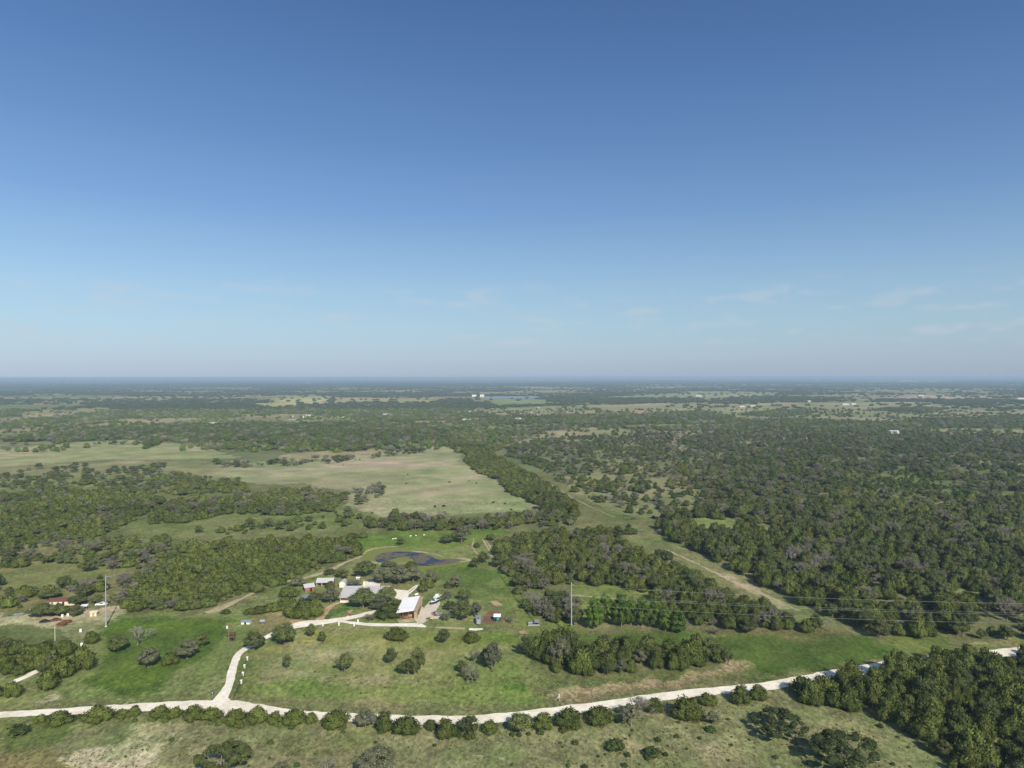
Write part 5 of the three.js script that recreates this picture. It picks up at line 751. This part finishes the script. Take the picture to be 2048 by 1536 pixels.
sag(V(PR.p.x + 0.8, 18.9, PR.p.z - 0.6), V(PFAR.x, 18.9, PFAR.z - 0.6), 6.5, 0.034, 'second middle wire running just above the middle one at right');
{ // wooden pole with its transformer, hut on stilts beside it
  const p = at(457, 1291), t = thing('utility_pole', 'wooden utility pole with white transformer above the driveway bend', 'utility pole', [p.x, 0, p.z]); part('shaft', cy(0.17, 0.12, 10, 0, 5, 0), W_.pole, t); part('crossarm', bx(2, 0.14, 0.14, 0, 9.6, 0.12), W_.pole, t); const c = part('transformer', cy(0.34, 0.34, 1.1, -0.55, 8.2, 0.1, 12), W_.white, t); part('lid', cy(0.3, 0.1, 0.15, -0.55, 8.82, 0.1, 12), W_.white, c); for (const x of [-0.8, 0.8]) part('insulator', cy(0.07, 0.09, 0.25, x, 9.8, 0.12), W_.grey, t);
  const q = at(459, 1290), s = thing('deer_blind', 'brown box hut on stilts beside the wooden utility pole', 'hut', [q.x + 0.5, 0, q.z - 2]); part('cabin', bx(2.3, 1.5, 1.8, 0, 3.7, 0), W_.brown, s); part('roof', slab([-1.3, 4.5, 1.1], [1.3, 4.5, 1.1], [1.3, 4.8, -1.1], [-1.3, 4.8, -1.1], 0.08), W_.brown, s); part('window', bx(1.4, 0.4, 0.05, 0, 3.9, 0.92), W_.dark, s); for (const [x, z] of [[-1, 0.8], [1, 0.8], [-1, -0.8], [1, -0.8]]) part('leg', bx(0.12, 2.95, 0.12, x, 1.47, z), W_.pole, s); part('ladder', [bx(0.06, 3, 0.06, 1.3, 1.5, 0.3), bx(0.06, 3, 0.06, 1.3, 1.5, -0.3), bx(0.05, 0.05, 0.6, 1.3, 0.7, 0), bx(0.05, 0.05, 0.6, 1.3, 1.4, 0), bx(0.05, 0.05, 0.6, 1.3, 2.1, 0)], W_.pole, s);
}
{ const p = at(110, 1281), t = thing('light_pole', 'thin pale pole standing among junipers below the homestead', 'pole', [p.x, 0, p.z]); part('shaft', cy(0.12, 0.08, 7, 0, 3.5, 0), W_.chalk, t); part('lamp_head', bx(0.7, 0.12, 0.25, 0.3, 7, 0), W_.grey, t); }
{ const p = at(1118, 1402), t = thing('gate_post', 'white post at the road end of the inner fence', 'post', [p.x, 0, p.z]); part('shaft', cy(0.16, 0.16, 2.6, 0, 1.3, 0), W_.white, t); part('brace', bar(V(0, 1.8, 0), V(-1.4, 0.1, -0.6), 0.07), W_.white, t); }
{ const p = at(425, 1392), t = thing('road_sign', 'small blue sign board with white mark beside the driveway mouth', 'sign', [p.x, 0, p.z]); part('post', bx(0.1, 1.5, 0.1, 0, 0.75, 0), W_.steel, t); const b = part('board', bx(0.95, 1.0, 0.05, 0, 1.25, 0.08), W_.blue, t); part('mark', bx(0.34, 0.3, 0.02, 0, 1.25, 0.118), W_.white, b); }
for (const [x, y, label] of [[431, 1390, 'dark gate post left of the driveway mouth'], [414, 1393, 'dark fence post left of the blue sign']]) { const p = at(x, y), t = thing('gate_post', label, 'post', [p.x, 0, p.z]); part('shaft', cy(0.12, 0.1, 1.7, 0, 0.85, 0), W_.pole, t); part('cap', cy(0.14, 0.14, 0.08, 0, 1.74, 0), W_.pole, t); }
// stone pillars along the drive
const PILLAR = [[494.5, 1320, 'topmost white stone pillar along the driveway bend'], [489, 1336, 'second white stone pillar down along the driveway'], [486, 1351, 'third white stone pillar down along the driveway'], [482.5, 1367, 'lowest white stone pillar along the driveway'], [646, 1252, 'leftmost white stone pillar beside the upper drive'], [678, 1251, 'second white stone pillar beside the upper drive'], [708.5, 1252, 'white stone pillar at the start of the lower white track'], [716, 1245, 'white stone pillar between the drive and the lower track']];
for (const [x, y, label] of PILLAR) { const p = at(x, y), t = thing('stone_pillar', label, 'pillar', [p.x, 0, p.z], 0, 'white stone pillars along the drive'); part('shaft', bx(0.6, 1.2, 0.6, 0, 0.6, 0), W_.chalk, t); part('cap', [bx(0.8, 0.14, 0.8, 0, 1.27, 0), new THREE.ConeGeometry(0.5, 0.3, 4).rotateY(Math.PI / 4).translate(0, 1.49, 0)], W_.white, t); }
function fence(name, label, pix, gap, ph, rails, m, wireR) {
  const t = thing(name, label, 'fence'), pts = pix.map(([x, y]) => at(x, y)), posts = [], wires = [], c = new THREE.CurvePath();
  for (let i = 0; i + 1 < pts.length; i++) { const a = pts[i], b = pts[i + 1], n = Math.max(1, Math.round(a.distanceTo(b) / gap)); for (let k = 0; k <= n; k++) { if (k === n && i + 2 < pts.length) continue; const q = a.clone().lerp(b, k / n); posts.push(cy(0.09, 0.07, ph, q.x, ph / 2, q.z, 5)); } for (const h of rails) wires.push(bar(V(a.x, h, a.z), V(b.x, h, b.z), wireR, 4)); }
  if (posts.length <= 40) for (const g of posts) part('post', g, m, t); else part('post_row', posts, m, t).userData.kind = 'stuff';
  part(wireR > 0.03 ? 'rail' : 'wire', wires, m, t);
}
fence('rail_fence', 'brown rail fence between the stone pillars along the driveway', [[494, 1319], [489, 1334], [486, 1350], [482, 1366], [473, 1385], [466, 1400]], 3, 1.2, [0.45, 0.8, 1.1], W_.brown, 0.06);
fence('wire_fence', 'wire fence along the road left of the driveway', [[45, 1413], [200, 1402], [330, 1398], [415, 1394]], 4, 1.3, [0.4, 0.8, 1.2], W_.pole, 0.012);
fence('wire_fence', 'wire fence along the road below the meadow', [[468, 1399], [700, 1412], [900, 1420], [1000, 1421], [1118, 1403]], 4, 1.3, [0.4, 0.8, 1.2], W_.pole, 0.012);
fence('wire_fence', 'wire fence along the road below the east field', [[1118, 1403], [1350, 1372], [1600, 1344], [1850, 1316]], 4, 1.3, [0.4, 0.8, 1.2], W_.pole, 0.012);
fence('wire_fence', 'inner wire fence running up from the white road post', [[1118, 1402], [1096, 1350], [1078, 1320], [1058, 1280], [1036, 1240], [1012, 1190]], 4, 1.3, [0.4, 0.8, 1.2], W_.pole, 0.012);
fence('wire_fence', 'wire fence above the sheep north of the pond', [[735, 1075], [850, 1067], [960, 1060]], 5, 1.3, [0.4, 0.8, 1.2], W_.pole, 0.012);
fence('yard_rail', 'brown railing at the lawn corner by the upper drive', [[690, 1235], [695, 1229], [702, 1233]], 1.2, 1.2, [0.5, 1.0], W_.rust, 0.05);
// ---- sheep: one continuous body each, head and legs
{
  const mc = new MarchingCubes(40, lam(C(230, 224, 210)), false, false, 20000); mc.reset?.();
  const J = [[[-0.38, 0.62, 0], 0.26, [0.34, 0.64, 0], 0.25], [[0.34, 0.68, 0], 0.16, [0.6, 0.86, 0], 0.1], [[0.58, 0.9, 0], 0.105, [0.8, 0.8, 0], 0.06], [[0.58, 0.93, 0.06], 0.03, [0.55, 0.9, 0.18], 0.025], [[0.58, 0.93, -0.06], 0.03, [0.55, 0.9, -0.18], 0.025], [[-0.6, 0.7, 0], 0.05, [-0.68, 0.5, 0], 0.03]];
  for (const [x, z] of [[0.32, 0.14], [0.32, -0.14], [-0.36, 0.14], [-0.36, -0.14]]) { const back = x < 0; J.push([[x, 0.5, z], 0.09, [x + (back ? -0.06 : 0.02), 0.26, z], 0.05], [[x + (back ? -0.06 : 0.02), 0.26, z], 0.05, [x, 0.03, z], 0.04]); }
  const n = 40, size = 1.9, val = mc.field, o = V(0, 0, 0);
  for (let k = 0; k < n; k++) for (let j = 0; j < n; j++) for (let i = 0; i < n; i++) {
    const p = V((i / n * 2 - 1) * size / 2, (j / n * 2 - 1) * size / 2 + 0.55, (k / n * 2 - 1) * size / 2); let d = 0;
    for (const [a, ra, b, rb] of J) { const A = V(...a), B = V(...b), ab = B.clone().sub(A), t = clamp(p.clone().sub(A).dot(ab) / ab.lengthSq(), 0, 1); d += Math.exp(-(p.distanceTo(A.addScaledVector(ab, t)) - lerp(ra, rb, t)) * 26); }
    val[i + j * n + k * n * n] = Math.log(Math.max(d, 1e-9)) / 26;
  }
  mc.isolation = 0; mc.update();
  const g = new THREE.BufferGeometry(); g.setAttribute('position', new THREE.Float32BufferAttribute(Array.from(mc.positionArray.slice(0, mc.count * 3)), 3)); g.setAttribute('normal', new THREE.Float32BufferAttribute(Array.from(mc.normalArray.slice(0, mc.count * 3)), 3));
  g.scale(size / 2, size / 2, size / 2).translate(0, 0.55, 0); const bb = new THREE.Box3().setFromBufferAttribute(g.attributes.position); g.translate(0, -bb.min.y, 0); g.computeVertexNormals();
  [[786, 1079.5, 0.3, 'first white sheep from the left on the grass north of the pond'], [791, 1078.5, 3.4, 'second white sheep from the left on the grass north of the pond'], [821, 1073.5, 0.2, 'third white sheep from the left on the grass north of the pond'], [832, 1072.5, 2.8, 'fourth white sheep from the left on the grass north of the pond'], [848, 1071.5, 0.6, 'rightmost white sheep on the grass north of the pond']].forEach(([x, y, turn, label]) => { const p = at(x, y), m = part(numbered('sheep'), g, W_.white, scene); m.position.set(p.x, 0, p.z); m.rotation.y = turn; m.scale.setScalar(1.05); tag(m, label, 'sheep', 'white sheep grazing north of the pond'); });
}
// ---- far houses and barns, each with walls, roof, door and windows
const FARH = [[408, 853, 12, 4, 'low white house left of the tall one in the wood beyond the pasture'], [418, 852, 13, 7, 'white house with pale roof in the wood beyond the pasture'], [478, 853, 12, 4, 'tan house in the wood right of the white house'], [580, 834, 6, 2.4, 'small white house left of the winding far lane'], [612, 832, 8, 2.6, 'small white house right of the winding far lane'], [680, 853, 10, 4, 'tan house at the edge of the far wood, left of centre'], [764, 832, 17, 4.5, 'long white farmhouse in trees left of centre'], [718, 822, 8, 2, 'tiny white house in the woods left of centre'], [914, 827, 8, 4, 'white house at the end of the far lane, left one'], [937, 826, 8, 4, 'white house at the end of the far lane, right one'], [925, 843, 17, 5, 'wide grey-white house before the far tree line'], [1031, 842, 12, 6, 'white pointed roof house before the far tree line'], [1069, 842, 3.5, 3, 'tiny white hut right of the pointed roof house'], [690, 790.5, 8, 2, 'white roof beyond the yellow field'], [944, 793.5, 9, 4.6, 'white flat block left of the two by the grey rows'], [960, 794.5, 8, 6.5, 'pale tall block right of the two by the grey rows'], [1782, 868, 16, 7, 'white house at the edge of the right forest'], [1686, 810, 13, 3, 'long white barn among right oaks, left one'], [1704, 810, 9, 3.4, 'white barn among right oaks, right one'], [1838, 792.5, 10, 2.6, 'white barn beside the pale far field at right'], [2036, 798.5, 16, 3, 'white shed at the far right edge'], [1614, 804, 8, 3, 'white roof in the trees left of the long white barn'], [1480, 815, 10, 3, 'tan house in the bare yard right of centre, left one'], [1502, 814, 9, 3, 'tan house in the bare yard right of centre, right one'], [1802, 849, 6, 2.4, 'tiny white hut on the green strip at right'], [1778, 847, 5, 2.4, 'tiny pale hut left of the green strip at right'], [1921, 845, 5, 2, 'tiny white roof in woods at far right'], [1393, 793, 9, 3, 'pale house in the trees above the tan fields'], [1076, 816, 3, 1.8, 'tiny white hut under the oaks on the green hill'], [1150, 808, 5, 1.6, 'tiny white roof beside the dark orchard strip'], [1708, 865, 4, 2, 'tiny white roof in the right forest'], [2030, 845, 5, 2, 'tiny tan roof at the right edge of the woods']];
for (const [x, y, w, h, label] of FARH) { const p = at(x, y), m = pm(p), ww = w / m, hh = h / m * 0.55, tanned = label.startsWith('tan'), tall = label.includes('block'); house('far_house', label, 'house', p, 0.1 * Math.sin(x), { w: ww, d: Math.min(ww * 0.7, 16), h: tall ? h / m * 0.85 : hh, rise: tall ? 0.6 : Math.min(h / m * 0.45, ww * 0.3), wall: tanned ? W_.stone : W_.chalk, roof: tanned ? W_.cream : W_.tin, over: 0.4, windows: [[ww * 0.25, hh * 0.55, ww * 0.12, hh * 0.35], [ww * 0.75, hh * 0.55, ww * 0.12, hh * 0.35]], doors: [[ww * 0.5, ww * 0.08, hh * 0.75]] }); }
{ const a = at(968, 797), t = thing('panel_field', 'long grey-blue band of panel rows beside the two far blocks', 'panel rows', [a.x, 0, a.z]), w = at(1090, 796).x - a.x; for (let i = 0; i < 9; i++) part('panel_row', slab([0, 1.2, -i * 34], [w, 1.2, -i * 34], [w, 4.6, -i * 34 - 20], [0, 4.6, -i * 34 - 20], 0.3), W_.bluegrey, t); for (let i = 0; i < 12; i++) part('post', bx(0.5, 2.9, 0.5, w * (i + 0.5) / 12, 1.3, -10), W_.grey, t); }
{ // pylons on the right horizon
  const spots = [[1627, 797], [1632, 796], [1649, 796], [1748, 798], [1822, 796], [1914, 798], [2023, 800]], nm = ['first', 'second', 'third', 'fourth', 'fifth', 'sixth', 'rightmost'];
  spots.forEach(([x, y], i) => { const p = at(x, y), h = 12 / pm(p), t = thing('pylon', `${nm[i]}${i < 6 ? ' far pylon from the left' : ' far pylon'} on the plain at right`, 'pylon', [p.x, 0, p.z], 0, 'far pylons on the plain at right'), s = h / 30; for (const k of [-1, 1]) part('leg', bar(V(k * 2.6 * s, 0, 0), V(k * 1.2 * s, h, 0), 0.5, 5), W_.steel, t); part('crossarm', [bar(V(-5 * s, h * 0.86, 0), V(5 * s, h * 0.86, 0), 0.4, 5), bar(V(-3.6 * s, h * 0.97, 0), V(3.6 * s, h * 0.97, 0), 0.35, 5)], W_.steel, t); });
}
renderer.render(scene, camera);
